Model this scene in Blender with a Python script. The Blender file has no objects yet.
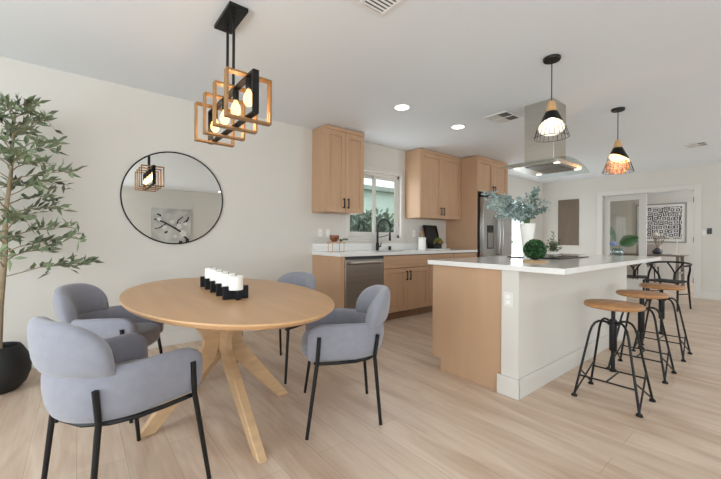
import bpy, bmesh, math, random
from mathutils import Vector, Matrix
random.seed(7)
scn = bpy.context.scene
COL = scn.collection
PI = math.pi
sin, cos, rad = math.sin, math.cos, math.radians

# ------------------------------------------------------------------ materials
def lin(c):
    def f(v):
        v /= 255.0
        return v / 12.92 if v <= .04045 else ((v + .055) / 1.055) ** 2.4
    return (f(c[0]), f(c[1]), f(c[2]), 1.0)

def nodes_of(name):
    m = bpy.data.materials.new(name); m.use_nodes = True
    nt = m.node_tree
    b = nt.nodes['Principled BSDF']
    return m, nt, b

def pm(name, rgb, rough=.5, metal=0.0, var=.06, scale=(6, 6, 6), bump=0.0, bscale=None, spec=.5, sheen=0.0, detail=4, dist=0.0):
    """procedural principled: base colour wandering a little with noise, optional bump"""
    m, nt, b = nodes_of(name)
    L = nt.links
    tc = nt.nodes.new('ShaderNodeTexCoord'); mp = nt.nodes.new('ShaderNodeMapping')
    mp.inputs['Scale'].default_value = scale
    L.new(tc.outputs['Object'], mp.inputs['Vector'])
    n = nt.nodes.new('ShaderNodeTexNoise'); n.inputs['Scale'].default_value = 1.0
    n.inputs['Detail'].default_value = detail; n.inputs['Distortion'].default_value = dist
    L.new(mp.outputs[0], n.inputs['Vector'])
    r = nt.nodes.new('ShaderNodeValToRGB')
    c = lin(rgb)
    r.color_ramp.elements[0].position = .28; r.color_ramp.elements[1].position = .72
    r.color_ramp.elements[0].color = tuple(max(0, v * (1 - var * 1.6)) for v in c[:3]) + (1,)
    r.color_ramp.elements[1].color = tuple(min(1, v * (1 + var)) for v in c[:3]) + (1,)
    L.new(n.outputs['Fac'], r.inputs['Fac']); L.new(r.outputs['Color'], b.inputs['Base Color'])
    b.inputs['Roughness'].default_value = rough; b.inputs['Metallic'].default_value = metal
    b.inputs['Specular IOR Level'].default_value = spec
    if sheen:
        b.inputs['Sheen Weight'].default_value = sheen
    if bump:
        n2 = nt.nodes.new('ShaderNodeTexNoise'); n2.inputs['Scale'].default_value = bscale or 200
        n2.inputs['Detail'].default_value = 2
        L.new(tc.outputs['Object'], n2.inputs['Vector'])
        bp = nt.nodes.new('ShaderNodeBump'); bp.inputs['Strength'].default_value = bump; bp.inputs['Distance'].default_value = .002
        L.new(n2.outputs['Fac'], bp.inputs['Height']); L.new(bp.outputs[0], b.inputs['Normal'])
    return m

def emis(name, rgb, strength):
    m, nt, b = nodes_of(name)
    b.inputs['Base Color'].default_value = lin(rgb)
    b.inputs['Emission Color'].default_value = lin(rgb)
    b.inputs['Emission Strength'].default_value = strength
    return m

def bulbmat(name, rgb, strength):
    m = bpy.data.materials.new(name); m.use_nodes = True
    nt = m.node_tree; nt.nodes.clear(); L = nt.links
    o = nt.nodes.new('ShaderNodeOutputMaterial'); mx = nt.nodes.new('ShaderNodeMixShader'); mx.inputs[0].default_value = .45
    t = nt.nodes.new('ShaderNodeBsdfTransparent'); e = nt.nodes.new('ShaderNodeEmission')
    e.inputs['Color'].default_value = lin(rgb); e.inputs['Strength'].default_value = strength
    L.new(t.outputs[0], mx.inputs[1]); L.new(e.outputs[0], mx.inputs[2]); L.new(mx.outputs[0], o.inputs[0])
    return m

def glassy(name, tint=(240, 246, 244), refl=.10):
    m = bpy.data.materials.new(name); m.use_nodes = True
    nt = m.node_tree; nt.nodes.clear(); L = nt.links
    o = nt.nodes.new('ShaderNodeOutputMaterial'); mx = nt.nodes.new('ShaderNodeMixShader')
    t = nt.nodes.new('ShaderNodeBsdfTransparent'); g = nt.nodes.new('ShaderNodeBsdfGlossy')
    lw = nt.nodes.new('ShaderNodeLayerWeight'); lw.inputs['Blend'].default_value = .5
    pw = nt.nodes.new('ShaderNodeMath'); pw.operation = 'POWER'; pw.inputs[1].default_value = 4
    ma = nt.nodes.new('ShaderNodeMath'); ma.operation = 'MULTIPLY_ADD'; ma.inputs[1].default_value = .45; ma.inputs[2].default_value = refl * .4
    L.new(lw.outputs['Facing'], pw.inputs[0]); L.new(pw.outputs[0], ma.inputs[0])
    t.inputs['Color'].default_value = lin(tint); g.inputs['Roughness'].default_value = .03
    L.new(ma.outputs[0], mx.inputs[0]); L.new(t.outputs[0], mx.inputs[1]); L.new(g.outputs[0], mx.inputs[2])
    L.new(mx.outputs[0], o.inputs[0])
    return m

def floor_mat():
    m, nt, b = nodes_of('plank floor'); L = nt.links
    tc = nt.nodes.new('ShaderNodeTexCoord')
    mp = nt.nodes.new('ShaderNodeMapping'); mp.inputs['Rotation'].default_value = (0, 0, PI / 2)
    L.new(tc.outputs['Object'], mp.inputs['Vector'])
    br = nt.nodes.new('ShaderNodeTexBrick')
    br.offset = .37; br.inputs['Scale'].default_value = 1.0
    br.inputs['Brick Width'].default_value = 1.5; br.inputs['Row Height'].default_value = .19
    br.inputs['Mortar Size'].default_value = .0012; br.inputs['Mortar Smooth'].default_value = .6
    br.inputs['Color1'].default_value = lin(FLOOR1); br.inputs['Color2'].default_value = lin(FLOOR2)
    br.inputs['Mortar'].default_value = lin((172, 146, 122))
    L.new(mp.outputs[0], br.inputs['Vector'])
    m2 = nt.nodes.new('ShaderNodeMapping'); m2.inputs['Scale'].default_value = (5.5, .8, 1)
    L.new(tc.outputs['Object'], m2.inputs['Vector'])
    n = nt.nodes.new('ShaderNodeTexNoise'); n.inputs['Scale'].default_value = 1.4; n.inputs['Detail'].default_value = 7
    n.inputs['Distortion'].default_value = .9
    L.new(m2.outputs[0], n.inputs['Vector'])
    r = nt.nodes.new('ShaderNodeValToRGB')
    r.color_ramp.elements[0].position = .3; r.color_ramp.elements[0].color = lin((218, 203, 192))
    r.color_ramp.elements[1].position = .62; r.color_ramp.elements[1].color = (1, 1, 1, 1)
    L.new(n.outputs['Fac'], r.inputs['Fac'])
    mx = nt.nodes.new('ShaderNodeMix'); mx.data_type = 'RGBA'; mx.blend_type = 'MULTIPLY'; mx.inputs[0].default_value = .8
    L.new(br.outputs['Color'], mx.inputs[6]); L.new(r.outputs['Color'], mx.inputs[7])
    m3 = nt.nodes.new('ShaderNodeMapping'); m3.inputs['Scale'].default_value = (40, 2.4, 1)
    L.new(tc.outputs['Object'], m3.inputs['Vector'])
    n3 = nt.nodes.new('ShaderNodeTexNoise'); n3.inputs['Scale'].default_value = 1.5; n3.inputs['Detail'].default_value = 4
    L.new(m3.outputs[0], n3.inputs['Vector'])
    r3 = nt.nodes.new('ShaderNodeValToRGB')
    r3.color_ramp.elements[0].position = .3; r3.color_ramp.elements[0].color = lin((246, 242, 238))
    r3.color_ramp.elements[1].position = .6; r3.color_ramp.elements[1].color = (1, 1, 1, 1)
    L.new(n3.outputs['Fac'], r3.inputs['Fac'])
    mx2 = nt.nodes.new('ShaderNodeMix'); mx2.data_type = 'RGBA'; mx2.blend_type = 'MULTIPLY'; mx2.inputs[0].default_value = 1
    L.new(mx.outputs[2], mx2.inputs[6]); L.new(r3.outputs['Color'], mx2.inputs[7])
    L.new(mx2.outputs[2], b.inputs['Base Color'])
    b.inputs['Roughness'].default_value = .42; b.inputs['Specular IOR Level'].default_value = .4
    return m

def maze_mat():
    m, nt, b = nodes_of('maze print'); L = nt.links
    tc = nt.nodes.new('ShaderNodeTexCoord'); mp = nt.nodes.new('ShaderNodeMapping')
    mp.inputs['Rotation'].default_value = (0, PI / 2, 0)
    L.new(tc.outputs['Object'], mp.inputs['Vector'])
    v = nt.nodes.new('ShaderNodeTexVoronoi'); v.voronoi_dimensions = '2D'; v.distance = 'CHEBYCHEV'; v.inputs['Scale'].default_value = 8.5
    v.inputs['Randomness'].default_value = .55
    L.new(mp.outputs[0], v.inputs['Vector'])
    mu = nt.nodes.new('ShaderNodeMath'); mu.operation = 'MULTIPLY'; mu.inputs[1].default_value = 19
    sn = nt.nodes.new('ShaderNodeMath'); sn.operation = 'SINE'
    L.new(v.outputs['Distance'], mu.inputs[0]); L.new(mu.outputs[0], sn.inputs[0])
    r = nt.nodes.new('ShaderNodeValToRGB'); r.color_ramp.interpolation = 'CONSTANT'
    r.color_ramp.elements[0].color = lin((66, 64, 70)); r.color_ramp.elements[1].position = .5
    r.color_ramp.elements[1].color = lin((216, 213, 210))
    ad = nt.nodes.new('ShaderNodeMath'); ad.operation = 'MULTIPLY_ADD'; ad.inputs[1].default_value = .5; ad.inputs[2].default_value = .45
    L.new(sn.outputs[0], ad.inputs[0]); L.new(ad.outputs[0], r.inputs['Fac'])
    L.new(r.outputs['Color'], b.inputs['Base Color']); b.inputs['Roughness'].default_value = .8
    return m

FLOOR1, FLOOR2 = (222, 203, 184), (214, 193, 173)
M = dict(
    wall=pm('warm white wall paint', (211, 207, 200), .85, var=.012, scale=(.8, .8, .8), bump=.05, bscale=350),
    ceil=pm('white ceiling paint', (229, 234, 239), .9, var=.012, scale=(.8, .8, .8), bump=.08, bscale=220),
    trim=pm('white trim paint', (214, 211, 205), .45, var=.01),
    floor=floor_mat(),
    cab=pm('light oak cabinet veneer', (190, 154, 122), .5, var=.06, scale=(16, 16, 1.4), dist=.4, detail=6),
    cabh=pm('light oak drawer veneer', (190, 154, 122), .5, var=.06, scale=(1.4, 16, 16), dist=.4, detail=6),
    cabpanel=pm('light oak end panel veneer', (188, 153, 122), .5, var=.035, scale=(5, 5, 1.2), dist=.3, detail=5),
    cabdark=pm('cabinet carcass in shade gap', (120, 94, 72), .6),  # darkened carcass, so the shade of the door gaps is in its colour
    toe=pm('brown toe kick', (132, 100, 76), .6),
    table=pm('honey oak table top', (196, 155, 113), .36, var=.06, scale=(18, 1.2, 8), dist=.5, detail=6),
    tableleg=pm('pale oak table leg', (199, 166, 128), .45, var=.09, scale=(8, 8, 34), dist=.3, detail=5),
    fabric=pm('blue grey chair fabric', (137, 138, 148), .95, var=.035, scale=(30, 30, 30), bump=.35, bscale=420, spec=.2, sheen=.35),
    black=pm('black powder coated metal', (13, 13, 14), .45, var=.1, spec=.35),
    blackwood=pm('black stained wood', (15, 16, 23), .55, var=.12, scale=(4, 30, 30), spec=.3),
    pot=pm('matt black planter', (24, 24, 25), .6, var=.1, bump=.1, bscale=120),
    soil=pm('potting soil and moss', (58, 66, 34), .95, var=.4, scale=(50, 50, 50)),
    bark=pm('mottled olive bark', (150, 134, 108), .9, var=.25, scale=(40, 40, 18), bump=.5, bscale=80),
    leaf=pm('olive leaf green', (118, 132, 100), .6, var=.5, scale=(7, 7, 7)),
    leafdark=pm('olive fruit', (40, 34, 38), .4),
    steel=pm('brushed stainless steel', (192, 187, 178), .33, metal=1, var=.04, scale=(2, 2, 60)),
    steeldark=pm('dark stainless steel', (150, 147, 143), .33, metal=1, var=.03, scale=(2, 2, 70)),
    slate=pm('slate appliance steel', (150, 144, 138), .4, metal=.85, var=.04, scale=(1, 1, 60)),
    darkplastic=pm('dark grey plastic', (48, 47, 48), .4),
    blackglass=pm('black ceramic glass', (12, 12, 13), .08),
    quartz=pm('white quartz', (230, 229, 226), .12, var=.012, scale=(9, 9, 9)),
    candle=pm('white candle wax', (243, 240, 232), .55, var=.01),
    wick=pm('charred wick', (40, 36, 34), .9),
    mirror=pm('mirror silver', (226, 228, 226), .01, metal=1, var=0),
    gold=pm('aged gold wood bar', (160, 120, 74), .42, metal=.25, var=.12, scale=(20, 20, 20)),
    bulb=bulbmat('warm glowing bulb', (255, 205, 140), 7.0),
    bulbwhite=emis('bright white bulb', (255, 240, 218), 12.0),
    amberbulb=bulbmat('amber glowing bulb', (255, 190, 110), 8.0),
    copper=pm('copper wire', (205, 140, 82), .4, metal=.5),
    lens=emis('lit downlight lens', (255, 244, 226), 11.0),
    hoodlens=emis('lit hood lamp', (255, 244, 224), 4.0),
    palewood=pm('pale pine turned wood', (206, 165, 116), .5, var=.1, scale=(4, 4, 40)),
    lining=pm('white enamel lining', (240, 238, 232), .5, var=.01),
    seatwood=pm('brown stained stool seat', (172, 124, 80), .42, var=.14, scale=(4, 26, 8), dist=.5, detail=6),
    vent=pm('white vent metal', (226, 226, 224), .5, var=.01),
    ventdark=pm('dark vent opening', (92, 92, 92), .8),
    glass=glassy('clear window glass'),
    hoodglass=glassy('curved hood glass', (240, 244, 243), .12),
    vaseglass=glassy('clear vase glass', (222, 232, 232), .3),
    door=pm('grey painted door', (196, 193, 188), .5, var=.01),  # the shade on the closed leaf is put into this grey
    taupe=pm('brown grey panel paint', (108, 92, 75), .6, var=.06, scale=(10, 10, 2)),
    whitepot=pm('white ceramic', (238, 236, 230), .35, var=.01),
    euca=pm('eucalyptus blue green leaf', (168, 186, 183), .65, var=.3, scale=(9, 9, 9)),
    eucadark=pm('eucalyptus deep green leaf', (112, 136, 130), .65, var=.3, scale=(9, 9, 9)),
    boxleaf=pm('boxwood leaf', (52, 96, 50), .55, var=.45, scale=(30, 30, 30)),
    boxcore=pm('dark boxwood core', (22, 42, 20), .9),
    herb=pm('grey green herb leaf', (98, 108, 78), .7, var=.4, scale=(20, 20, 20)),
    monstera=pm('glossy monstera leaf', (30, 76, 26), .4, var=.4, scale=(30, 30, 30)),
    stem=pm('green stem', (92, 108, 66), .6),
    blue=pm('blue blossom', (120, 140, 190), .8, var=.2, scale=(60, 60, 60)),
    terracotta=pm('brown turned bowl', (132, 78, 50), .5, var=.15, scale=(8, 8, 40)),
    board=pm('tan cutting board', (196, 158, 112), .5, var=.12, scale=(3, 24, 8)),
    chalk=pm('black tray face', (26, 26, 28), .35),
    chalkline=pm('grey tray line', (74, 74, 76), .6),
    flowergreen=pm('bright green foliage', (116, 146, 62), .7, var=.3, scale=(50, 50, 50)),
    flowerorange=pm('orange blossom', (222, 124, 72), .7, var=.2, scale=(50, 50, 50)),
    spoon=pm('wooden utensil', (178, 128, 82), .6, var=.15, scale=(30, 30, 6)),
    plate=pm('white plastic plate', (224, 222, 216), .35, var=.005),
    thermo=pm('black thermostat plastic', (24, 24, 26), .3),
    greywood=pm('weathered grey wood', (128, 122, 112), .7, var=.15, scale=(18, 4, 8)),
    desklamp=pm('pale desk lamp metal', (222, 214, 200), .35, var=.02),
    dry=pm('dried stem', (140, 118, 92), .8, var=.2, scale=(30, 30, 30)),
    greypot=pm('charcoal glazed pot', (62, 62, 64), .35),
    maze=maze_mat(),
    canvas=pm('pale grey canvas', (196, 194, 190), .85, var=.22, scale=(3, 1, 3)),
    ink=pm('dark ink paint', (56, 50, 52), .85, var=.3, scale=(20, 20, 20)),
    petal=pm('white petal paint', (226, 224, 220), .85, var=.08, scale=(12, 12, 12)),
    armchair=pm('mushroom grey upholstery', (170, 160, 152), .95, var=.06, scale=(30, 30, 30)),
    cord=pm('black paper cord', (36, 34, 33), .8, var=.2, scale=(90, 90, 10)),
    grass=pm('garden lawn', (112, 138, 84), .95, var=.3, scale=(6, 6, 6)),
    siding=pm('pale green siding', (212, 226, 222), .8, var=.05, scale=(.6, .6, 14)),
    roof=pm('pale shingle roof', (172, 178, 176), .9, var=.15, scale=(5, 5, 5)),
    hedge=pm('hedge leaf', (120, 140, 122), .8, var=.4, scale=(8, 8, 8)),
    fridge=pm('refrigerator stainless steel', (168, 166, 163), .32, metal=1, var=.04, scale=(60, 2, 2)),
    filt=pm('steel mesh filter', (120, 118, 114), .4, metal=1, var=.25, scale=(90, 90, 90)),
)

# ------------------------------------------------------------------ mesh builder
class MB:
    def __init__(s): s.v = []; s.f = []
    def add(s, vs, fs, mt=None):
        o = len(s.v)
        for p in vs:
            p = Vector(p)
            s.v.append(mt @ p if mt is not None else p)
        for f in fs: s.f.append(tuple(i + o for i in f))
        return s
    def box(s, x0, x1, y0, y1, z0, z1, mt=None):
        vs = [(x, y, z) for z in (z0, z1) for y in (y0, y1) for x in (x0, x1)]
        return s.add(vs, [(0, 2, 3, 1), (4, 5, 7, 6), (0, 1, 5, 4), (2, 6, 7, 3), (0, 4, 6, 2), (1, 3, 7, 5)], mt)
    def prism(s, poly, axis, a, b, mt=None):
        """poly: (p,q) pairs in the plane across `axis`; x->(y,z) y->(x,z) z->(x,y)"""
        def P(t, p):
            return {'x': (t, p[0], p[1]), 'y': (p[0], t, p[1]), 'z': (p[0], p[1], t)}[axis]
        n = len(poly)
        vs = [P(a, p) for p in poly] + [P(b, p) for p in poly]
        fs = [tuple(range(n))[::-1], tuple(range(n, 2 * n))] + [(i, (i + 1) % n, n + (i + 1) % n, n + i) for i in range(n)]
        return s.add(vs, fs, mt)
    def rings(s, rr, cap=True, closed=False):
        n = len(rr[0]); vs = [p for r in rr for p in r]; fs = []
        k = len(rr)
        for i in range(k if closed else k - 1):
            j = (i + 1) % k
            for a in range(n):
                b = (a + 1) % n
                fs.append((i * n + a, i * n + b, j * n + b, j * n + a))
        if cap and not closed:
            fs.append(tuple(range(n))[::-1]); fs.append(tuple((k - 1) * n + a for a in range(n)))
        return s.add(vs, fs)
    def tube(s, pts, r, n=8, closed=False, cap=True):
        pts = [Vector(p) for p in pts]; k = len(pts); rr = []
        rad_ = r if isinstance(r, (list, tuple)) else [r] * k
        up = None
        for i, p in enumerate(pts):
            if closed: t = pts[(i + 1) % k] - pts[i - 1]
            else: t = pts[min(i + 1, k - 1)] - pts[max(i - 1, 0)]
            t.normalize()
            if up is None:
                up = Vector((0, 0, 1)) if abs(t.z) < .9 else Vector((1, 0, 0))
            a = t.cross(up)
            if a.length < 1e-5: a = t.orthogonal()
            a.normalize(); b = a.cross(t).normalized(); up = b
            rr.append([p + a * cos(2 * PI * j / n) * rad_[i] + b * sin(2 * PI * j / n) * rad_[i] for j in range(n)])
        return s.rings(rr, cap, closed)
    def lathe(s, prof, c=(0, 0, 0), n=32, cap=True):
        rr = [[(c[0] + r * cos(2 * PI * j / n), c[1] + r * sin(2 * PI * j / n), c[2] + z) for j in range(n)] for r, z in prof]
        return s.rings(rr, cap)
    def ball(s, c, r, n=14, m=8):
        prof = [(max(1e-4, sin(PI * i / m)), -cos(PI * i / m)) for i in range(m + 1)]
        rr = [[(c[0] + r[0] * a * cos(2 * PI * j / n), c[1] + r[1] * a * sin(2 * PI * j / n), c[2] + r[2] * z) for j in range(n)] for a, z in prof]
        return s.rings(rr)
    def leaf(s, p, d, ln, w, nrm=None, fold=.15):
        p = Vector(p); d = Vector(d).normalized()
        nrm = Vector(nrm) if nrm is not None else Vector((random.uniform(-1, 1), random.uniform(-1, 1), random.uniform(-1, 1)))
        a = d.cross(nrm)
        if a.length < 1e-4: a = d.orthogonal()
        a.normalize(); nn = a.cross(d)
        q = p + d * ln * .45
        vs = [p, q + a * w * .5 + nn * fold * w, p + d * ln, q - a * w * .5 + nn * fold * w, q]
        return s.add(vs, [(0, 1, 4), (1, 2, 4), (2, 3, 4), (3, 0, 4)])
    def build(s, name, mat, parent=None, off=None, smooth=True, angle=35, bevel=0, seg=2):
        me = bpy.data.meshes.new(name)
        if off is None and parent is not None:
            r = parent
            while r.parent: r = r.parent
            off = r.location if r.get('worldbuilt') else Vector((0, 0, 0))
        off = Vector(off) if off is not None else Vector((0, 0, 0))
        me.from_pydata([v - off for v in s.v], [], s.f); me.update()
        bm = bmesh.new(); bm.from_mesh(me)
        bmesh.ops.recalc_face_normals(bm, faces=bm.faces); bm.to_mesh(me); bm.free()
        me.materials.append(mat)
        if smooth:
            me.shade_smooth(); me.set_sharp_from_angle(angle=rad(angle))
        o = bpy.data.objects.new(name, me); COL.objects.link(o)
        if parent is not None: o.parent = parent
        elif off.length: o.location = off
        if bevel:
            b = o.modifiers.new('edge', 'BEVEL'); b.width = bevel; b.segments = seg; b.limit_method = 'ANGLE'; b.angle_limit = rad(40)
            b.harden_normals = False
        return o

def tag(o, label, cat, group=None):
    o['label'] = label; o['category'] = cat
    if group: o['group'] = group
    return o
def thing(name, label, cat, loc=(0, 0, 0), rotz=0, group=None, world=False):
    o = bpy.data.objects.new(name, None); COL.objects.link(o); o.empty_display_size = .1
    o.location = loc; o.rotation_euler = (0, 0, rotz)
    if world: o['worldbuilt'] = 1
    return tag(o, label, cat, group)
def dup(root, loc=None, rotz=None, label=None):
    r = root.copy(); COL.objects.link(r)
    if loc is not None: r.location = loc
    if rotz is not None: r.rotation_euler = (0, 0, rotz)
    if label: r['label'] = label
    for ch in list(root.children):
        c = ch.copy(); COL.objects.link(c); c.parent = r
        for g in list(ch.children):
            d = g.copy(); COL.objects.link(d); d.parent = c
    return r
def struct(name, mb, mat, parent=None, **k):
    o = mb.build(name, mat, parent, **k)
    if parent is None: o['kind'] = 'structure'
    return o
def arc(c, r, a0, a1, n, z):
    return [(c[0] + r * cos(a0 + (a1 - a0) * i / n), c[1] + r * sin(a0 + (a1 - a0) * i / n), z) for i in range(n + 1)]

# ------------------------------------------------------------------ setting
H = 2.51; WY = 3.925; FX = 9.14; RY = -3.9; NX = -2.6; T = .14
X2 = 12.7; H2 = 2.40
struct('floor', MB().box(NX - T, X2 + T, RY - T, WY + T, -.12, 0), M['floor'])
struct('ceiling', MB().box(NX - T, FX + .12, RY - T, WY + T, H, H + .12), M['ceil'])
struct('ceiling_office', MB().box(FX + .12, X2 + T, -1.0, WY + T, H2, H2 + .12), M['ceil'])

def wall_y(y0, y1, xa, xb, holes, zt=H):
    """wall slab running along X with rectangular holes (x0,x1,z0,z1)"""
    m = MB(); x = xa
    for h in sorted(holes):
        m.box(x, h[0], y0, y1, 0, zt)
        if h[2] > 0: m.box(h[0], h[1], y0, y1, 0, h[2])
        m.box(h[0], h[1], y0, y1, h[3], zt); x = h[1]
    return m.box(x, xb, y0, y1, 0, zt)
def wall_x(x0, x1, ya, yb, holes, zt=H):
    m = MB(); y = ya
    for h in sorted(holes):
        m.box(x0, x1, y, h[0], 0, zt)
        if h[2] > 0: m.box(x0, x1, h[0], h[1], 0, h[2])
        m.box(x0, x1, h[0], h[1], h[3], zt); y = h[1]
    return m.box(x0, x1, y, yb, 0, zt)
WIN = (2.97, 4.02, 1.10, 2.09)       # sink window opening
GD = (6.75, 8.45, 0, 2.05)           # glazed garden door
struct('wall_left', wall_y(WY, WY + T, NX - T, X2 + T, [WIN, GD]), M['wall'], smooth=False)
DO = (1.137, 2.655, 0, 2.085)
struct('wall_far', wall_x(FX, FX + .12, RY - T, WY, [DO]), M['wall'], smooth=False)
RW = [(-2.0, .35, .5, 2.2), (4.3, 6.3, .5, 2.2), (6.9, 8.7, .5, 2.2)]  # openings for unseen windows, added for their light
struct('wall_right', wall_y(RY - T, RY, NX - T, FX + .12, RW), M['wall'], smooth=False)
NW = [(-3.0, -.6, .4, 2.2), (.3, 2.7, .4, 2.2)]  # more unseen openings, added to light the room from the near side
struct('wall_near', wall_x(NX - T, NX, RY - T, WY, NW), M['wall'], smooth=False)
OW = (1.2, 2.6)
struct('wall_office', MB().box(X2, X2 + T, -1.0, WY, 0, H), M['wall'], smooth=False)
struct('wall_office_right', wall_y(-1.0 - T, -1.0, FX + .12, X2 + T, [(10.0, 12.2, .7, 2.1)]), M['wall'], smooth=False)

# baseboards
def bb(name, m): return struct(name, m, M['trim'], bevel=.004)
bb('baseboard_left', MB().box(NX, 2.37, WY - .014, WY, 0, .135))
bb('baseboard_far', MB().box(FX - .014, FX, 2.745, WY, 0, .135).box(FX - .014, FX, RY, 1.05, 0, .135))
bb('baseboard_right', MB().box(NX, FX, RY, RY + .014, 0, .135))
bb('baseboard_near', MB().box(NX, NX + .014, RY, WY, 0, .135))
bb('baseboard_office', MB().box(X2 - .014, X2, -1, WY, 0, .12))
# door casing
cas = MB()
for (ya, yb, za, zb) in ((1.05, 1.145, 0, 2.17), (2.647, 2.742, 0, 2.17), (1.145, 2.647, 2.078, 2.17)):
    cas.box(FX - .018, FX, ya, yb, za, zb)
cas.box(FX - .01, FX + .13, 1.137, 1.15, 0, 2.085); cas.box(FX - .01, FX + .13, 2.642, 2.655, 0, 2.085); cas.box(FX - .01, FX + .13, 1.15, 2.642, 2.072, 2.085)
struct('trim_1', cas, M['trim'], bevel=.003)
# glazed door leaf, closed left half of the doorway
d1 = bpy.data.objects.new('door_1', None); COL.objects.link(d1); d1['kind'] = 'structure'; d1.location = (FX + .05, 2.26, 0); d1['worldbuilt'] = 1
m = MB(); y0, y1, za, zb = 1.872, 2.641, .01, 2.07; xd0, xd1 = FX + .05, FX + .09
m.box(xd0, xd1, y0, y0 + .125, za, zb).box(xd0, xd1, y1 - .125, y1, za, zb)
m.box(xd0, xd1, y0 + .125, y1 - .125, zb - .12, zb).box(xd0, xd1, y0 + .125, y1 - .125, za, .26)
m.build('door_frame', M['door'], d1, bevel=.004)
MB().box(xd0 + .017, xd0 + .023, y0 + .12, y1 - .12, .255, zb - .115).build('glass_pane', glassy('door glass', (236, 236, 232), .15), d1)
for z in (.28, 1.06, 1.83):
    o = MB().box(FX + .02, FX + .075, 1.15, 1.162, z, z + .10).build('door_hinge', M['black'], None); o['kind'] = 'structure'; o.name = 'trim_hinge'

# sink window
w = bpy.data.objects.new('window_1', None); COL.objects.link(w); w['kind'] = 'structure'; w.location = (3.5, WY, WIN[2]); w['worldbuilt'] = 1
x0, x1, z0, z1 = WIN
m = MB()
for (a, b, c, d) in ((x0, x0 + .045, z0, z1), (x1 - .045, x1, z0, z1), (x0, x1, z0, z0 + .05), (x0, x1, z1 - .05, z1)):
    m.box(a, b, WY + .035, WY + .10, c, d)
m.build('window_frame', M['trim'], w, bevel=.003)
def sash(xa, xb, yy):
    s_ = MB(); za, zb = z0 + .05, z1 - .05
    s_.box(xa, xa + .04, yy, yy + .025, za, zb).box(xb - .04, xb, yy, yy + .025, za, zb)
    s_.box(xa + .04, xb - .04, yy, yy + .025, za, za + .04).box(xa + .04, xb - .04, yy, yy + .025, zb - .04, zb)
    o = s_.build('sash', M['trim'], w, bevel=.003)
    MB().box(xa + .04, xb - .04, yy + .01, yy + .014, za + .04, zb - .04).build('pane', M['glass'], o)
sash(x0 + .045, 3.53, WY + .07); sash(3.49, x1 - .045, WY + .042)
m = MB(); cw = .055
for (a, b, c, d) in ((x0 - cw, x0, z0 - cw, z1 + cw), (x1, x1 + cw, z0 - cw, z1 + cw), (x0, x1, z1, z1 + cw), (x0, x1, z0 - cw, z0)):
    m.box(a, b, WY - .015, WY, c, d)
m.build('window_casing', M['trim'], w, bevel=.003)
MB().box(x0 - .02, x1 + .02, WY - .03, WY + .035, z0 - .022, z0).build('window_sill', M['trim'], w, bevel=.004)
# garden door
g = bpy.data.objects.new('door_2', None); COL.objects.link(g); g['kind'] = 'structure'; g.location = (7.6, WY, 0); g['worldbuilt'] = 1
m = MB(); x0, x1, z0, z1 = GD
for (a, b, c, d) in ((x0, x0 + .06, 0, z1), (x1 - .06, x1, 0, z1), (x0 + .06, x1 - .06, z1 - .06, z1), (x0 + .06, x1 - .06, 0, .06), (7.56, 7.64, .06, z1 - .06)):
    m.box(a, b, WY + .03, WY + .09, c, d)
m.build('door_frame', M['trim'], g, bevel=.003)
MB().box(x0 + .06, 7.56, WY + .055, WY + .06, .06, z1 - .06).build('pane', M['glass'], g)
MB().box(7.64, x1 - .06, WY + .055, WY + .06, .06, z1 - .06).build('pane', M['glass'], g)
# unseen windows, added to bring daylight into the room
def added_window(n, m, panes):
    w = bpy.data.objects.new('window_%d' % n, None); COL.objects.link(w); w['kind'] = 'structure'
    m.build('window_frame', M['trim'], w); panes.build('pane', M['glass'], w)
n = 2
for (a, b, c, d) in RW:
    m = MB(); yy = RY - .09
    for (p, q, r, s) in ((a, a + .05, c, d), (b - .05, b, c, d), (a, b, c, c + .05), (a, b, d - .05, d), ((a + b) / 2 - .03, (a + b) / 2 + .03, c, d)):
        m.box(p, q, yy, yy + .05, r, s)
    added_window(n, m, MB().box(a, b, yy + .02, yy + .025, c, d)); n += 1
for (a, b, c, d) in NW:
    m = MB(); xx = NX - .09
    for (p, q, r, s) in ((a, a + .05, c, d), (b - .05, b, c, d), (a, b, c, c + .05), (a, b, d - .05, d), ((a + b) / 2 - .03, (a + b) / 2 + .03, c, d)):
        m.box(xx, xx + .05, p, q, r, s)
    added_window(n, m, MB().box(xx + .02, xx + .025, a, b, c, d)); n += 1

# outside the sink window and garden door
gd = struct('garden_ground', MB().box(-6, 16, WY + T, 30, -.35, -.15), M['grass'])
nb = thing('neighbor_house', 'pale green house seen through the window over the sink', 'house', (7, 11.5, -.15), world=True)
MB().box(3.4, 14.0, 9.5, 13.0, -.15, 2.9).build('wall', M['siding'], nb)
MB().prism([(9.2, 2.80), (13.3, 2.80), (13.3, 2.9), (9.2, 2.95)], 'x', 3.2, 14.2).build('roof', M['roof'], nb)
def bush(name, label, c, r, n, mats, lf=.16):
    t = thing(name, label, 'bush', c)
    core = MB().ball((0, 0, r[2] * .9), (r[0] * .8, r[1] * .8, r[2] * .9)); core.build('branches', M['boxcore'], t)
    l = MB()
    for i in range(n):
        a = random.uniform(0, 2 * PI); z = random.uniform(-1, 1); q = math.sqrt(1 - z * z); k = random.uniform(.8, 1.05)
        p = Vector((r[0] * q * cos(a) * k, r[1] * q * sin(a) * k, r[2] * .95 + r[2] * .95 * z * k))
        l.leaf(p, (cos(a) + random.uniform(-.8, .8), sin(a) + random.uniform(-.8, .8), z + random.uniform(-.6, .8)), lf, lf * .5)
    l.build('foliage', mats, t)
bush('garden_bush', 'dark green bush outside the sink window', (5.75, 6.5, -.15), (1.15, .6, 1.0), 1300, M['hedge'])
bush('garden_shrub', 'light green shrub outside the glazed garden door', (11.6, 7.4, -.15), (1.5, 1.0, 1.1), 900, M['flowergreen'])

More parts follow.
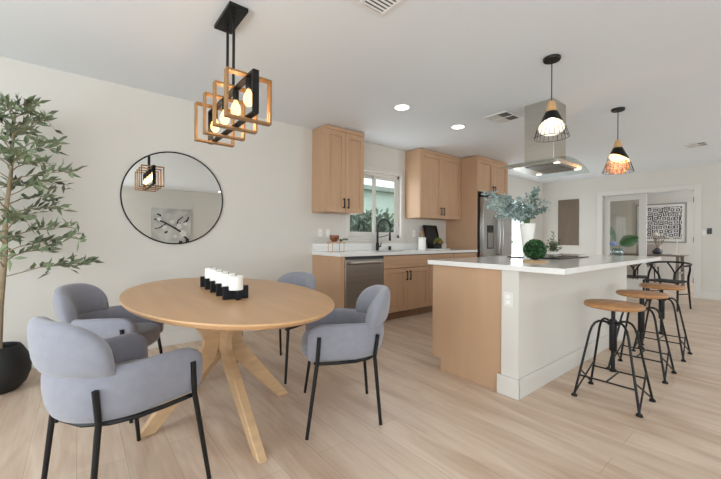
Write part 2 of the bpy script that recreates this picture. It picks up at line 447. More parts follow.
# ------------------------------------------------------------------ dining table
TX, TY, TA, TB = .706, 2.23, .533, .955
t = thing('dining_table', 'oval honey oak dining table on four splayed legs', 'table', (TX, TY, 0))
prof = [(.86, .712), (.97, .722), (.996, .738), (1, .744), (.996, .75)]
m = MB(); rr = []
for k, z in prof: rr.append([(TA * k * cos(2 * PI * j / 96), TB * k * sin(2 * PI * j / 96), z) for j in range(96)])
m.rings(rr); m.build('tabletop', M['table'], t, angle=28)
def table_leg(R, ang, w):
    # boomerang board, r outward and z up
    outer = [(R * .66, .712)]
    def bez(p0, p1, p2, n):
        return [((1 - u) ** 2 * p0[0] + 2 * u * (1 - u) * p1[0] + u * u * p2[0], (1 - u) ** 2 * p0[1] + 2 * u * (1 - u) * p1[1] + u * u * p2[1]) for u in [i / n for i in range(n + 1)]]
    out = [(R * .66, .712)] + bez((.235, .61), (.085, .51), (.125, .42), 10) + [(R, 0)]
    inn = [(R - .085, 0)] + bez((.075, .32), (.022, .40), (.022, .47), 5) + [(.022, .712)]
    poly = out + inn
    mt = Matrix.Rotation(ang, 4, 'Z')
    m = MB(); m.prism(poly, 'y', -w / 2, w / 2, mt)
    return m
for R, a in ((.455, 0), (.455, PI), (.63, PI / 2), (.63, -PI / 2)):
    table_leg(R, a, .048).build('leg', M['tableleg'], t, bevel=.005, angle=30)
MB().box(-.026, .026, -.026, .026, .38, .712).build('center_post', M['tableleg'], t, bevel=.004)

# ------------------------------------------------------------------ dining chairs
def sgnpow(v, e): return math.copysign(abs(v) ** e, v)
def chair_path():
    """plan centre line of the shell: (x, y, nx, ny) from the left arm tip round the back to the right one"""
    P = []
    A, cx, rx, ry = .212, -.02, .222, .224
    for i in range(13):
        x = A + (cx - A) * i / 12; P.append((x, ry + .004 * (x - cx) / (A - cx), 0, 1))
    for i in range(1, 36):
        a = PI / 2 + PI * i / 36
        nx, ny = cos(a) / rx, sin(a) / ry; l = math.hypot(nx, ny)
        P.append((cx + rx * cos(a), ry * sin(a), nx / l, ny / l))
    for i in range(13):
        x = cx + (A - cx) * i / 12; P.append((x, -ry - .004 * (x - cx) / (A - cx), 0, -1))
    return P
def make_chair(label):
    t = thing('dining_armchair', label, 'chair', (0, 0, 0), 0, 'grey dining armchairs round the oval table')
    P = chair_path()
    S = [0]
    for i in range(1, len(P)): S.append(S[-1] + math.hypot(P[i][0] - P[i - 1][0], P[i][1] - P[i - 1][1]))
    Lt = S[-1]; m = MB(); rr = []
    NS = 20
    for (x, y, nx, ny), s_ in zip(P, S):
        e = min(s_, Lt - s_)
        w = min(1, e / .045); q = math.sqrt(max(.02, 1 - (1 - w) ** 2))
        u_ = min(1, e / .10)
        zt = .606 - .035 * (1 - u_) ** 2.2
        back = max(0, -x - .02) / .212
        zt -= .012 * back
        zb = .392; zc = (zt + zb) / 2; hz = (zt - zb) / 2 * (.80 + .20 * q); th = .062 * (.35 + .65 * q)
        ring = []
        for k in range(NS):
            a = 2 * PI * k / NS
            u = sgnpow(cos(a), .62); v = sgnpow(sin(a), .62)
            z = zc + v * hz
            f = (z - zb) / .21
            off = u * th / 2 + .020 * (f - 1) * (1 if f < 1 else .2) + (.010 * sin(PI * max(0, min(1, f))) if u > 0 else 0)
            ring.append((x + nx * off, y + ny * off, z))
        rr.append(ring)
    m.rings(rr); m.build('armrest_shell', M['fabric'], t, angle=80)
    # upper back roll
    m = MB(); rr = []; N = 40; PH = rad(62); cx, rx, ry = -.025, .222, .226
    for i in range(N + 1):
        ph = -PH + 2 * PH * i / N; k = abs(ph) / PH
        a = PI + ph
        nx, ny = cos(a) / rx, sin(a) / ry; l = math.hypot(nx, ny); nx /= l; ny /= l
        x, y = cx + rx * cos(a), ry * sin(a)
        zt = .595 + .190 * math.sqrt(max(0, 1 - k ** 3.1)); zb = .572
        q = math.sqrt(max(.03, 1 - max(0, (k - .86) / .14) ** 2))
        th = .094 * (.3 + .7 * q)
        zc = (zt + zb) / 2; hz = max(.012, (zt - zb) / 2)
        ring = []
        for j in range(NS):
            b = 2 * PI * j / NS
            u = sgnpow(cos(b), .72); v = sgnpow(sin(b), .72)
            z = zc + v * hz
            f = (z - zb) / .21
            off = u * th / 2 * (1 - .22 * max(0, f)) + .004 + .034 * f
            ring.append((x + nx * off, y + ny * off, z))
        rr.append(ring)
    m.rings(rr); m.build('backrest', M['fabric'], t, angle=80)
    # seat
    m = MB(); rr = []
    for k, z in ((.90, .388), (.97, .392), (1.0, .41), (1.005, .44), (.995, .462), (.96, .478), (.88, .486), (.6, .490), (.2, .491)):
        ring = []
        for j in range(48):
            a = 2 * PI * j / 48
            ring.append((.03 + .215 * k * sgnpow(cos(a), .72), .205 * k * sgnpow(sin(a), .72), z))
        rr.append(ring)
    m.rings(rr); m.build('seat', M['fabric'], t, angle=80)
    # black frame ring under the shell
    pts = [(.16, .236), (.05, .234), (-.06, .224), (-.14, .186), (-.20, .115), (-.222, 0)]
    pts = pts + [(a, -b) for a, b in pts[-2::-1]]
    MB().tube([(a, b, .388) for a, b in pts], .010, 8).build('seat_frame', M['black'], t)
    for sy in (1, -1):
        MB().tube([(.150, .264 * sy, .545), (.160, .260 * sy, .40), (.166, .264 * sy, .36), (.215, .29 * sy, .004)], [.0115, .0115, .0115, .0095], 10).build('leg', M['black'], t)
        MB().tube([(-.196, .200 * sy, .530), (-.180, .190 * sy, .40), (-.184, .191 * sy, .36), (-.215, .207 * sy, .004)], [.0115, .0115, .0115, .0095], 10).build('leg', M['black'], t)
    return t
ch = make_chair('grey dining armchair in the left foreground with its back to the camera')
def put(o, x, y, a): o.location = (x, y, 0); o.rotation_euler = (0, 0, rad(a))
put(ch, .162, 1.839, 21)
dup(ch, (.194, 2.775, 0), rad(-28), 'grey dining armchair between the mirror wall and the table, beside the olive tree')
dup(ch, (1.325, 2.70, 0), rad(197.5), 'grey dining armchair at the far end of the table, mostly hidden behind the tabletop')
dup(ch, (1.295, 1.785, 0), rad(151), 'grey dining armchair right of the table, seen from its side')

# ------------------------------------------------------------------ candle holder and candles
CHX, CHY = .70, (1.95, 2.10, 2.25, 2.40, 2.545)
t = thing('candle_holder', 'long black wooden candle holder with five cross plates on the oval table', 'candle holder', (.7065, 2.25, .75), rad(-3.5))
MB().box(-.011, .011, -.36, .35, 0, .048).build('spine', M['blackwood'], t, bevel=.001)
for y in CHY:
    yy = y - 2.25
    MB().prism([(-.068, 0), (.068, 0), (.068, .072), (.043, .072), (.043, .049), (-.043, .049), (-.043, .072), (-.068, .072)], 'y', yy - .012, yy + .012).build('cross_plate', M['blackwood'], t, bevel=.001)
cl = ['white pillar candle nearest the camera in the black holder', 'second white candle from the near end of the holder', 'middle white candle of the five in the black holder',
      'fourth white candle from the near end of the holder', 'white candle at the far end of the black holder']
c0 = None
for y, l in zip(CHY, cl):
    if c0 is None:
        c0 = thing('pillar_candle', l, 'candle', (.7065 + .061 * (y - 2.25), y, .75), 0, 'white candles on the dining table')
        MB().lathe([(.036, .0495), (.040, .052), (.040, .124), (.037, .128), (.030, .1255), (.002, .1245)], n=28).build('wax', M['candle'], c0)
        MB().tube([(0, 0, .124), (.001, 0, .132), (.003, .001, .138)], .0016, 6).build('wick', M['wick'], c0)
    else: dup(c0, (.7065 + .061 * (y - 2.25), y, .75), 0, l)

# ------------------------------------------------------------------ olive tree
PX, PY = -.435, 3.50
t = thing('olive_tree', 'potted olive tree with narrow grey green leaves at the left edge', 'tree', (PX, PY, 0))
MB().lathe([(.07, 0), (.105, .004), (.15, .05), (.173, .12), (.176, .17), (.163, .235), (.132, .295), (.118, .315), (.108, .318), (.103, .31), (.112, .28), (.09, .27)], n=48).build('planter', M['pot'], t, angle=60)
MB().lathe([(.110, .272), (.07, .285), (.002, .292)], n=24).build('soil', M['soil'], t)
tr = [Vector((0, 0, .27)), Vector((.008, .006, .6)), Vector((.03, 0, .95)), Vector((.035, -.01, 1.25)), Vector((.06, 0, 1.55)), Vector((.07, .01, 1.85)), Vector((.085, 0, 2.02))]
MB().tube(tr, [.023, .020, .017, .014, .011, .007, .003], 10).build('trunk', M['bark'], t)
def on_trunk(z):
    for a, b in zip(tr, tr[1:]):
        if a.z <= z <= b.z: return a.lerp(b, (z - a.z) / (b.z - a.z))
    return tr[-1].copy()
rng = random.Random(21)
br = MB(); lf = MB(); fr = []
def leafy(pts, n0, step, ln, spread_=.9):
    for a, b in zip(pts, pts[1:]):
        L_ = (b - a).length; k = max(1, int(L_ / step)); d = (b - a).normalized()
        for i in range(k):
            p = a.lerp(b, (i + rng.random()) / k)
            sd = Vector((rng.uniform(-1, 1), rng.uniform(-1, 1), rng.uniform(-.45, 1.1))) * spread_
            lf.leaf(p, d * .8 + sd, ln * rng.uniform(.7, 1.25), ln * rng.uniform(.27, .40), (rng.uniform(-1, 1), rng.uniform(-1, 1), rng.uniform(.1, 1)))
nb_ = 40
for i in range(nb_):
    z = .80 + (2.0 - .80) * (i / (nb_ - 1)) ** .95
    az = i * 2.39996 + rng.uniform(-.3, .3)
    f = min(1, max(0, (z - .80) / 1.2))
    ln = (.38 * (1 - f) ** .7 + .12) * rng.uniform(.75, 1.08)
    # crowns leans on the wall side: keep clear of the wall behind
    dirv = Vector((cos(az), sin(az), 0))
    room = (WY - .05 - PY) / dirv.y if dirv.y > .05 else 9
    ln = min(ln, room * .85)
    p = on_trunk(z); pts = [p]
    up = .42 + .6 * f
    for k in range(1, 6):
        u = k / 5
        pts.append(p + dirv * ln * u + Vector((rng.uniform(-.012, .012), rng.uniform(-.012, .012), ln * up * u * (1 - .55 * u) + rng.uniform(-.01, .01))))
    br.tube(pts, [.005, .004, .0033, .0026, .002, .0012], 5)
    leafy(pts[1:], 0, .024, .088)
    for k in (2, 3, 4):
        for sgn in (-1, 1):
            if rng.random() < .8:
                side = Vector((-dirv.y, dirv.x, 0)) * sgn
                l2 = ln * rng.uniform(.2, .42)
                q = [pts[k], pts[k] + (dirv * .7 + side * .7) * l2 * .5 + Vector((0, 0, .01)), pts[k] + (dirv * .7 + side * .75) * l2 + Vector((0, 0, rng.uniform(-.05, .06)))]
                if max(v.y for v in q) + PY > WY - .06: continue
                br.tube(q, [.0025, .0018, .001], 4); leafy(q, 0, .023, .082)
                if rng.random() < .16: fr.append(q[2].copy())
leafy([tr[-3], tr[-2], tr[-1], tr[-1] + Vector((.01, 0, .08))], 0, .012, .06)
br.build('branches', M['bark'], t); lf.build('foliage', M['leaf'], t, smooth=False); 
for p in fr: MB().ball(p, (.008, .008, .011), 8, 6).build('olive', M['leafdark'], t)

# ------------------------------------------------------------------ mirror
t = thing('wall_mirror', 'large round mirror with thin black frame on the left wall', 'mirror', (.768, WY, 1.487), world=True)
m = MB(); n = 72; R = .462
m.tube([(.768 + R * cos(2 * PI * j / n), WY - .012, 1.487 + R * sin(2 * PI * j / n)) for j in range(n)], .0065, 8, closed=True).build('frame', M['black'], t)
m = MB(); m.prism([(.768 + (R - .004) * cos(2 * PI * j / n), 1.487 + (R - .004) * sin(2 * PI * j / n)) for j in range(n)], 'y', WY - .010, WY - .002)
m.build('mirror_glass', M['mirror'], t)
# floral picture on the wall opposite, seen in the mirror
t = thing('floral_picture', 'grey and white blossom branch painting reflected in the round mirror', 'picture', (2.19, RY, 1.4), world=True)
MB().box(1.66, 2.72, RY + .004, RY + .045, .82, 1.95).build('canvas', M['canvas'], t)
yy = RY + .047
def stroke(pts, w):
    """one painted branch, a ribbon along its points"""
    m = MB(); L_ = []; R_ = []
    for k, p in enumerate(pts):
        a = Vector(pts[max(0, k - 1)]); b = Vector(pts[min(len(pts) - 1, k + 1)]); d = (b - a).normalized()
        n_ = Vector((-d.y, d.x)) * w * (1 - .5 * k / len(pts)); L_.append(Vector(p) + n_); R_.append(Vector(p) - n_)
    m.prism([tuple(v) for v in L_ + R_[::-1]], 'y', yy - .003, yy)
    m.build('painted_branch', M['ink'], t, smooth=False)
stroke([(2.62, 1.02), (2.40, 1.28), (2.18, 1.42), (1.95, 1.55), (1.72, 1.62)], .030)
stroke([(2.30, 1.34), (2.36, 1.60), (2.50, 1.72)], .022); stroke([(2.05, 1.50), (1.86, 1.36), (1.74, 1.34)], .018)
stroke([(2.62, .84), (2.62, 1.05)], .06); stroke([(2.42, .84), (2.44, .98)], .06)
stroke([(2.52, 1.52), (2.62, 1.62), (2.66, 1.72)], .03); stroke([(1.9, 1.72), (1.8, 1.78)], .025); stroke([(2.0, 1.22), (2.08, 1.26)], .03)
for c, r in (((2.38, 1.42), .08), ((2.2, 1.55), .06), ((2.5, 1.2), .10), ((2.0, 1.38), .06), ((1.85, 1.62), .055), ((2.28, 1.12), .05), ((2.56, 1.5), .05)):
    pts = []
    for k in range(40):
        a = 2 * PI * k / 40; q = r * (.72 + .38 * abs(cos(2.5 * a + c[0] * 7))); pts.append((c[0] + q * cos(a), c[1] + q * sin(a)))
    MB().prism(pts, 'y', yy - .002, yy + .001).build('painted_blossom', M['petal'], t, smooth=False)

# ------------------------------------------------------------------ chandelier
t = thing('linear_chandelier', 'black chandelier of four gold square frames with glowing bulbs over the oval table', 'chandelier', (.755, 2.265, H), world=True)
CX = .755
MB().box(CX - .058, CX + .058, 2.11, 2.42, H - .024, H).build('ceiling_plate', M['black'], t, bevel=.003)
for y in (2.205, 2.32):
    MB().tube([(CX, y, H - .02), (CX, y, 2.012)], .0085, 10).build('rod', M['black'], t)
m = MB()
ya, yb, za, zb, bt, bw = 1.845, 2.69, 1.778, 2.018, .011, .036
m.box(CX - bw / 2, CX + bw / 2, ya, yb, zb - bt, zb).box(CX - bw / 2, CX + bw / 2, ya, yb, za, za + bt)
m.box(CX - bw / 2, CX + bw / 2, ya, ya + bt, za + bt, zb - bt).box(CX - bw / 2, CX + bw / 2, yb - bt, yb, za + bt, zb - bt)
m.build('center_frame', M['black'], t, bevel=.001)
for y in (1.95, 2.16, 2.37, 2.58):
    m = MB(); h = .132; zc = 1.892; bt = .011; bw = .046
    m.box(CX - h, CX + h, y - bw / 2, y + bw / 2, zc + h - bt, zc + h).box(CX - h, CX + h, y - bw / 2, y + bw / 2, zc - h, zc - h + bt)
    m.box(CX - h, CX - h + bt, y - bw / 2, y + bw / 2, zc - h + bt, zc + h - bt).box(CX + h - bt, CX + h, y - bw / 2, y + bw / 2, zc - h + bt, zc + h - bt)
    m.build('square_frame', M['gold'], t, bevel=.001)
    yb_ = y
    s_ = MB().lathe([(.012, .062), (.018, .058), (.018, 0), (.014, -.002)], (CX, yb_, 1.942), 16).build('socket', M['black'], t)
    MB().lathe([(.010, .0), (.013, -.010), (.024, -.032), (.030, -.056), (.027, -.080), (.014, -.096), (.001, -.100)], (CX, yb_, 1.942), 20).build('bulb', M['bulb'], s_)

# ------------------------------------------------------------------ kitchen wall run
def shaker(m, xa, xb, yf, za, zb, st=.062, th=.021, rec=.016):
    """shaker front facing -Y whose face is at yf"""
    m.box(xa, xa + st, yf, yf + th, za, zb).box(xb - st, xb, yf, yf + th, za, zb)
    m.box(xa + st, xb - st, yf, yf + th, za, za + st).box(xa + st, xb - st, yf, yf + th, zb - st, zb)
    m.box(xa + st - .002, xb - st + .002, yf + rec, yf + th - .001, za + st - .002, zb - st + .002)
    return m
def bar_pull(x, yf, za, zb):
    m = MB()
    m.box(x - .006, x + .006, yf - .034, yf - .024, za, zb)
    m.box(x - .005, x + .005, yf - .026, yf, za + .006, za + .018).box(x - .005, x + .005, yf - .026, yf, zb - .018, zb - .006)
    return m
def upper(name, label, xa, xb, za, zb, yf, hz):
    t = thing(name, label, 'cabinet', ((xa + xb) / 2, WY - .16, za), world=True)
    MB().box(xa, xb, yf + .022, WY - .001, za, zb).build('body', M['cabpanel'], t, bevel=.002)
    xm = (xa + xb) / 2; g = .0025
    for (a, b, hx) in ((xa + g, xm - g, xm - .035), (xm + g, xb - g, xm + .035)):
        d = shaker(MB(), a, b, yf, za + .003, zb - .05).build('door', M['cab'], t, bevel=.0015)
        bar_pull(hx, yf, hz[0], hz[1]).build('handle', M['black'], d)
    MB().box(xa, xb, yf, yf + .022, zb - .046, zb).build('top_rail', M['cabh'], t)
    return t
upper('wall_cabinet', 'oak two door wall cabinet left of the sink window', 2.369, 2.987, 1.423, 2.5, 3.601, (1.475, 1.605))
upper('wall_cabinet', 'oak two door wall cabinet right of the sink window', 4.12, 5.19, 1.423, 2.5, 3.601, (1.475, 1.605))
t = upper('refrigerator_cabinet', 'oak refrigerator surround with short two door cabinet on top', 5.216, 6.185, 1.90, 2.5, 3.296, (1.93, 2.02))
MB().box(5.192, 5.2155, 3.296, WY - .001, 0, 2.5).build('side_panel', M['cabpanel'], t, bevel=.001)
MB().box(6.1855, 6.205, 3.296, WY - .001, 0, 2.5).build('side_panel', M['cabpanel'], t, bevel=.001)

CF = 3.30   # base fronts
# end panel
tag(MB().box(2.385, 2.445, CF - .004, WY - .001, 0, .876).build('cabinet_end_panel', M['cabpanel'], None, off=(2.41, 3.6, 0), bevel=.001), 'oak end panel closing the counter left of the dishwasher', 'cabinet panel')
# dishwasher
t = thing('dishwasher', 'slate steel dishwasher under the counter left of the sink cabinet', 'dishwasher', (2.76, 3.6, 0), world=True)
xa, xb = 2.452, 3.068
MB().box(xa, xb, CF + .03, WY - .05, .10, .87).build('tub', M['darkplastic'], t)
MB().box(xa + .003, xb - .003, CF - .008, CF + .03, .115, .868).build('door', M['slate'], t, bevel=.006)
m = MB()
pts = [(xa + .05, CF - .008, .80), (xa + .055, CF - .045, .80), (xa + .10, CF - .056, .80), (xb - .10, CF - .056, .80), (xb - .055, CF - .045, .80), (xb - .05, CF - .008, .80)]
m.tube(pts, .019, 10).build('handle', M['steel'], t)
MB().box(xa + .003, xb - .003, CF - .0085, CF - .007, .835, .868).build('control_strip', M['darkplastic'], t)
MB().box(xa, xb, CF + .06, CF + .08, 0, .105).build('toe_kick', M['darkplastic'], t)
# base cabinets
def base(name, label, xa, xb, kind):
    t = thing(name, label, 'cabinet', ((xa + xb) / 2, 3.6, 0), world=True)
    m = MB()
    if kind == 'sink': m.box(xa, xb, CF + .021, WY - .002, .105, .68).box(xa, xb, CF + .021, CF + .04, .68, .876).box(xa, xa + .02, CF + .04, WY - .002, .68, .876).box(xb - .02, xb, CF + .04, WY - .002, .68, .876)
    else: m.box(xa, xb, CF + .021, WY - .002, .105, .876)
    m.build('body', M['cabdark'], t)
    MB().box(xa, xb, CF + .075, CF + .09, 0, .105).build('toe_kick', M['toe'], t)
    g = .004
    d = shaker(MB(), xa + g, xb - g, CF, .70, .862, st=.045).build('drawer', M['cabh'], t, bevel=.0015)
    xm = (xa + xb) / 2
    if kind != 'sink':
        m = MB(); m.box(xm - .065, xm + .065, CF - .034, CF - .024, .775, .787).box(xm - .06, xm - .05, CF - .026, CF, .776, .786).box(xm + .05, xm + .06, CF - .026, CF, .776, .786)
        m.build('handle', M['black'], d)
    for (a, b, hx) in ((xa + g, xm - .002, xm - .032), (xm + .002, xb - g, xm + .032)):
        d = shaker(MB(), a, b, CF, .112, .692).build('door', M['cab'], t, bevel=.0015)
        bar_pull(hx, CF, .525, .655).build('handle', M['black'], d)
    return t
base('sink_cabinet', 'oak sink cabinet with two doors right of the dishwasher', 3.076, 3.985, 'sink')
base('base_cabinet', 'oak base cabinet right of the sink cabinet, partly behind the island', 3.987, 4.56, 'd')
base('base_cabinet', 'oak base cabinet next to the tall refrigerator panel, behind the island', 4.562, 5.19, 'd')
t = thing('kitchen_countertop', 'white quartz worktop along the wall under the sink window', 'worktop', (3.8, 3.6, .876), world=True)
m = MB(); cz0, cz1 = .8765, .914; xa, xb = 2.375, 5.191
SK = (3.17, 3.89, 3.42, 3.80)
m.box(xa, SK[0], 3.277, WY - .001, cz0, cz1).box(SK[1], xb, 3.277, WY - .001, cz0, cz1).box(SK[0], SK[1], 3.277, SK[2], cz0, cz1).box(SK[0], SK[1], SK[3], WY - .001, cz0, cz1)
m.build('slab', M['quartz'], t)
MB().box(xa, xb, WY - .02, WY - .001, .914, 1.017).build('backsplash', M['quartz'], t, bevel=.002)
t = thing('sink_basin', 'stainless undermount sink below the black faucet', 'sink', (3.53, 3.61, .7), world=True)
m = MB(); a, b, c, d = SK
m.box(a + .002, a + .006, c + .002, d - .002, .70, .91).box(b - .006, b - .002, c + .002, d - .002, .70, .91).box(a + .006, b - .006, c + .002, c + .006, .70, .91).box(a + .006, b - .006, d - .006, d - .002, .70, .91)
m.box(a + .002, b - .002, c + .002, d - .002, .695, .70)
m.build('basin', M['steel'], t)
# faucet
fx, fy = 3.455, 3.845
t = thing('kitchen_faucet', 'matt black spring neck faucet in front of the sink window', 'faucet', (fx, fy, .9142))
MB().lathe([(.030, 0), (.030, .006), (.025, .010), (.025, .105), (.018, .115), (.016, .13)], n=20).build('base', M['black'], t)
pts = [(0, 0, .11)] + [(0, 0, .11 + .22 * i / 4) for i in range(1, 5)]
da = Vector((.30, -.95, 0)).normalized()
RR = .105
for i in range(1, 13):
    a = PI * i / 12 * .96
    pts.append(tuple(da * (RR - RR * cos(a)) + Vector((0, 0, .33 + RR * 1.25 * sin(a)))))
MB().tube(pts, .0165, 10).build('spring_neck', M['black'], t)
e = Vector(pts[-1])
MB().tube([e, e + Vector((0, 0, -.10))], .008, 8).tube([e + Vector((0, 0, -.08)), e + Vector((0, 0, -.17)), e + Vector((0, 0, -.20))], [.013, .017, .020], 12).build('spray_head', M['black'], t)
MB().tube([da * .01 + Vector((0, 0, .19)), e + Vector((0, 0, -.11))], .006, 6).build('support_arm', M['black'], t)
MB().tube([(.02, 0, .06), (.06, -.004, .062)], .012, 10).tube([(.058, -.004, .062), (.068, -.01, .12)], .006, 8).build('lever', M['black'], t)
t = tag(MB().lathe([(.021, 0), (.021, .055), (.018, .062), (.001, .063)], n=18).build('soap_dispenser', M['black'], None), 'short black dispenser cap on the worktop right of the faucet', 'dispenser')
t.location = (3.72, 3.855, .9142)

# riser with bowl
t = thing('counter_riser', 'small wooden riser on wire legs on the left end of the worktop', 'riser', (2.62, 3.72, .9142))
MB().box(-.11, .11, -.06, .06, .118, .132).build('board', M['board'], t, bevel=.004)
for x in (-.09, .09):
    MB().tube([(x, -.05, .118), (x, -.05, .004), (x, .05, .004), (x, .05, .118)], .004, 6).build('leg', M['copper'], t)
t = thing('wooden_bowl', 'brown turned bowl on the small riser', 'bowl', (2.59, 3.72, .9142 + .1325))
MB().lathe([(.028, 0), (.032, .004), (.058, .035), (.064, .062), (.060, .085), (.054, .083), (.056, .06), (.04, .02), (.002, .016)], n=28).build('shell', M['terracotta'], t)
t = thing('trailing_sprig', 'grey green sprig trailing over the right end of the riser', 'plant', (2.70, 3.70, .9142 + .1325))
m = MB(); l = MB()
for k in range(5):
    a = rng.uniform(-.6, .6); pts = [Vector((-.03, 0, .006)), Vector((.02, .02 * k - .04, .03)), Vector((.06 + .01 * k, .02 * k - .04, .02))]
    m.tube(pts, .002, 5)
    for i in range(9):
        p = pts[0].lerp(pts[1], i / 8) if i < 5 else pts[1].lerp(pts[2], (i - 4) / 4)
        l.leaf(p, (rng.uniform(-.3, 1), rng.uniform(-.8, .8), rng.uniform(.1, .9)), .03, .013)
m.build('stems', M['stem'], t); l.build('leaves', M['herb'], t, smooth=False)
# utensil crock
cx, cy = 4.24, 3.66
t = thing('utensil_crock', 'white ceramic utensil crock on the worktop under the right wall cabinet', 'crock', (cx, cy, .9142))
MB().lathe([(.052, 0), (.058, .004), (.058, .165), (.056, .172), (.062, .185), (.062, .20), (.055, .20), (.052, .185), (.05, .01), (.002, .008)], n=28).build('jar', M['whitepot'], t)
for k, (dx, dy, lab) in enumerate(((-.022, -.012, 'wooden spoon leaning left in the white crock'), (.018, .008, 'wooden spatula standing upright in the white crock'))):
    u = thing('wooden_utensil', lab, 'utensil', (cx + dx * .3, cy + dy * .3, .9142 + .0125))
    top = Vector((dx * 1.1, dy, .245))
    MB().tube([(0, 0, 0), top * .5, top], .005, 6).build('shaft', M['spoon'], u)
    MB().ball(top + Vector((0, 0, .02)), (.019, .009, .032)).build('head', M['spoon'], u)
# leaning tray, board and flowers
t = thing('black_tray', 'black framed tray leaning on the wall beside the refrigerator panel', 'tray', (4.66, 3.8, .931))
mt = Matrix.Translation((0, -.045, 0)) @ Matrix.Rotation(rad(-15), 4, 'X')
w_, h_ = .17, .40
m = MB()
m.box(-w_, w_, 0, .006, 0, h_, mt); m.build('face', M['chalk'], t)
m = MB()
m.box(-w_, -w_ + .02, -.014, .008, 0, h_, mt).box(w_ - .02, w_, -.014, .008, 0, h_, mt).box(-w_, w_, -.014, .008, 0, .02, mt).box(-w_, w_, -.014, .008, h_ - .02, h_, mt)
m.build('rim', M['black'], t, bevel=.002)
m = MB()
for R_ in (.11, .07):
    m.tube([mt @ Vector((R_ * cos(2 * PI * j / 36), -.001, .2 + R_ * 1.2 * sin(2 * PI * j / 36))) for j in range(36)], .0022, 5, closed=True)
m.build('line_decoration', M['chalkline'], t)
tag(MB().box(-.22, .22, -.17, .09, 0, .0165).build('serving_board', M['quartz'], None, bevel=.004), 'white serving board lying under the black tray', 'board').location = (4.66, 3.76, .9142)
t = thing('flower_pot', 'small black pot of green and orange flowers in front of the black tray', 'plant', (4.64, 3.655, .931))
MB().lathe([(.045, 0), (.052, .004), (.060, .085), (.056, .085), (.05, .07), (.002, .07)], n=20).build('pot', M['pot'], t)
l = MB(); f2 = MB()
for i in range(120):
    a = rng.uniform(0, 2 * PI); z = rng.uniform(0, 1); q = math.sqrt(1 - z * z)
    p = Vector((.07 * q * cos(a), .045 * q * sin(a), .08 + .07 * z))
    (l if i % 4 else f2).leaf(p, (q * cos(a), q * sin(a), z + .2), .035, .02)
l.build('leaves', M['flowergreen'], t, smooth=False); 
for i in range(7): f2.ball((rng.uniform(.02, .085), rng.uniform(-.03, .02), rng.uniform(.09, .14)), (.013, .013, .012), 8, 6)
f2.build('blossoms', M['flowerorange'], t)

# refrigerator
t = thing('refrigerator', 'stainless french door refrigerator in the oak surround', 'refrigerator', (5.7, 3.6, 0), world=True)
xa, xb, yf = 5.235, 6.170, 3.20; xm = (xa + xb) / 2
MB().box(xa, xb, yf + .075, WY - .04, .02, 1.80).build('body', M['darkplastic'], t)
m = MB(); m.box(xa, xm - .003, yf, yf + .07, .76, 1.80)
dl = m.build('door', M['fridge'], t, bevel=.008)
dr = MB().box(xm + .003, xb, yf, yf + .07, .76, 1.80).build('door', M['fridge'], t, bevel=.008)
fd = MB().box(xa, xb, yf, yf + .07, .05, .75).build('freezer_drawer', M['fridge'], t, bevel=.008)
for x, d in ((xm - .05, dl), (xm + .05, dr)):
    MB().tube([(x, yf, .83), (x, yf - .04, .84), (x, yf - .062, 1.0), (x, yf - .068, 1.15), (x, yf - .062, 1.32), (x, yf - .04, 1.50), (x, yf, 1.51)], .0145, 10).build('handle', M['fridge'], d)
MB().tube([(xa + .08, yf, .68), (xa + .09, yf - .055, .68), (xb - .09, yf - .055, .68), (xb - .08, yf, .68)], .014, 10).build('handle', M['fridge'], fd)
dp = MB().box(xa + .11, xa + .32, yf - .003, yf + .001, .93, 1.33).build('dispenser', M['darkplastic'], dl, bevel=.002)
MB().box(xa + .12, xa + .31, yf - .004, yf - .002, 1.22, 1.32).build('display', M['blackglass'], dl)
MB().box(xa + .135, xa + .295, yf - .006, yf - .002, .95, 1.20).build('dispenser_recess', M['steeldark'], dl)
MB().box(xa + .01, xa + .09, yf + .0, yf + .09, 1.802, 1.86).build('hinge_cover', M['black'], t)
MB().box(xb - .09, xb - .01, yf + .0, yf + .09, 1.802, 1.86).build('hinge_cover', M['black'], t)

# ------------------------------------------------------------------ island
t = thing('kitchen_island', 'kitchen island cabinet with oak end and white back panel', 'island', (3.6, 1.53, 0), world=True)
MB().box(2.38, 4.83, 1.286, 1.90, .10, .876).build('body', M['cabpanel'], t)
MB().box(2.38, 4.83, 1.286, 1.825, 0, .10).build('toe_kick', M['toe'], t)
MB().prism([(1.286, 0), (1.83, 0), (1.83, .10), (1.905, .10), (1.905, .876), (1.286, .876)], 'x', 2.358, 2.380).build('end_panel', M['cabpanel'], t, bevel=.001)
MB().box(2.341, 4.852, 1.162, 1.285, 0, .876).build('back_panel', M['wall'], t, bevel=.002)
m = MB().box(2.331, 4.862, 1.150, 1.162, 0, .135).box(2.329, 2.341, 1.150, 1.310, 0, .135).box(4.852, 4.862, 1.162, 1.312, 0, .135)
m.build('baseboard', M['wall'], t, bevel=.002)
n_ = 4; wd = (4.83 - 2.36) / n_
for i in range(n_):
    a = 2.36 + i * wd + .002; b = 2.36 + (i + 1) * wd - .002
    for (za, zb) in ((.108, .40), (.405, .66), (.665, .868)):
        d = MB().box(a, b, 1.905, 1.919, za, zb).build('drawer', M['cabh'], t, bevel=.0015)
        MB().tube([((a + b) / 2 - .06, 1.919, (za + zb) / 2), ((a + b) / 2 - .06, 1.943, (za + zb) / 2), ((a + b) / 2 + .06, 1.943, (za + zb) / 2), ((a + b) / 2 + .06, 1.919, (za + zb) / 2)], .005, 6).build('handle', M['black'], d)
m = MB().box(2.337, 2.341, 1.200, 1.268, .622, .722); o = m.build('outlet', M['plate'], t, bevel=.001)
MB().box(2.3355, 2.337, 1.220, 1.250, .640, .666).box(2.3355, 2.337, 1.220, 1.250, .678, .704).build('socket_face', M['lining'], o)
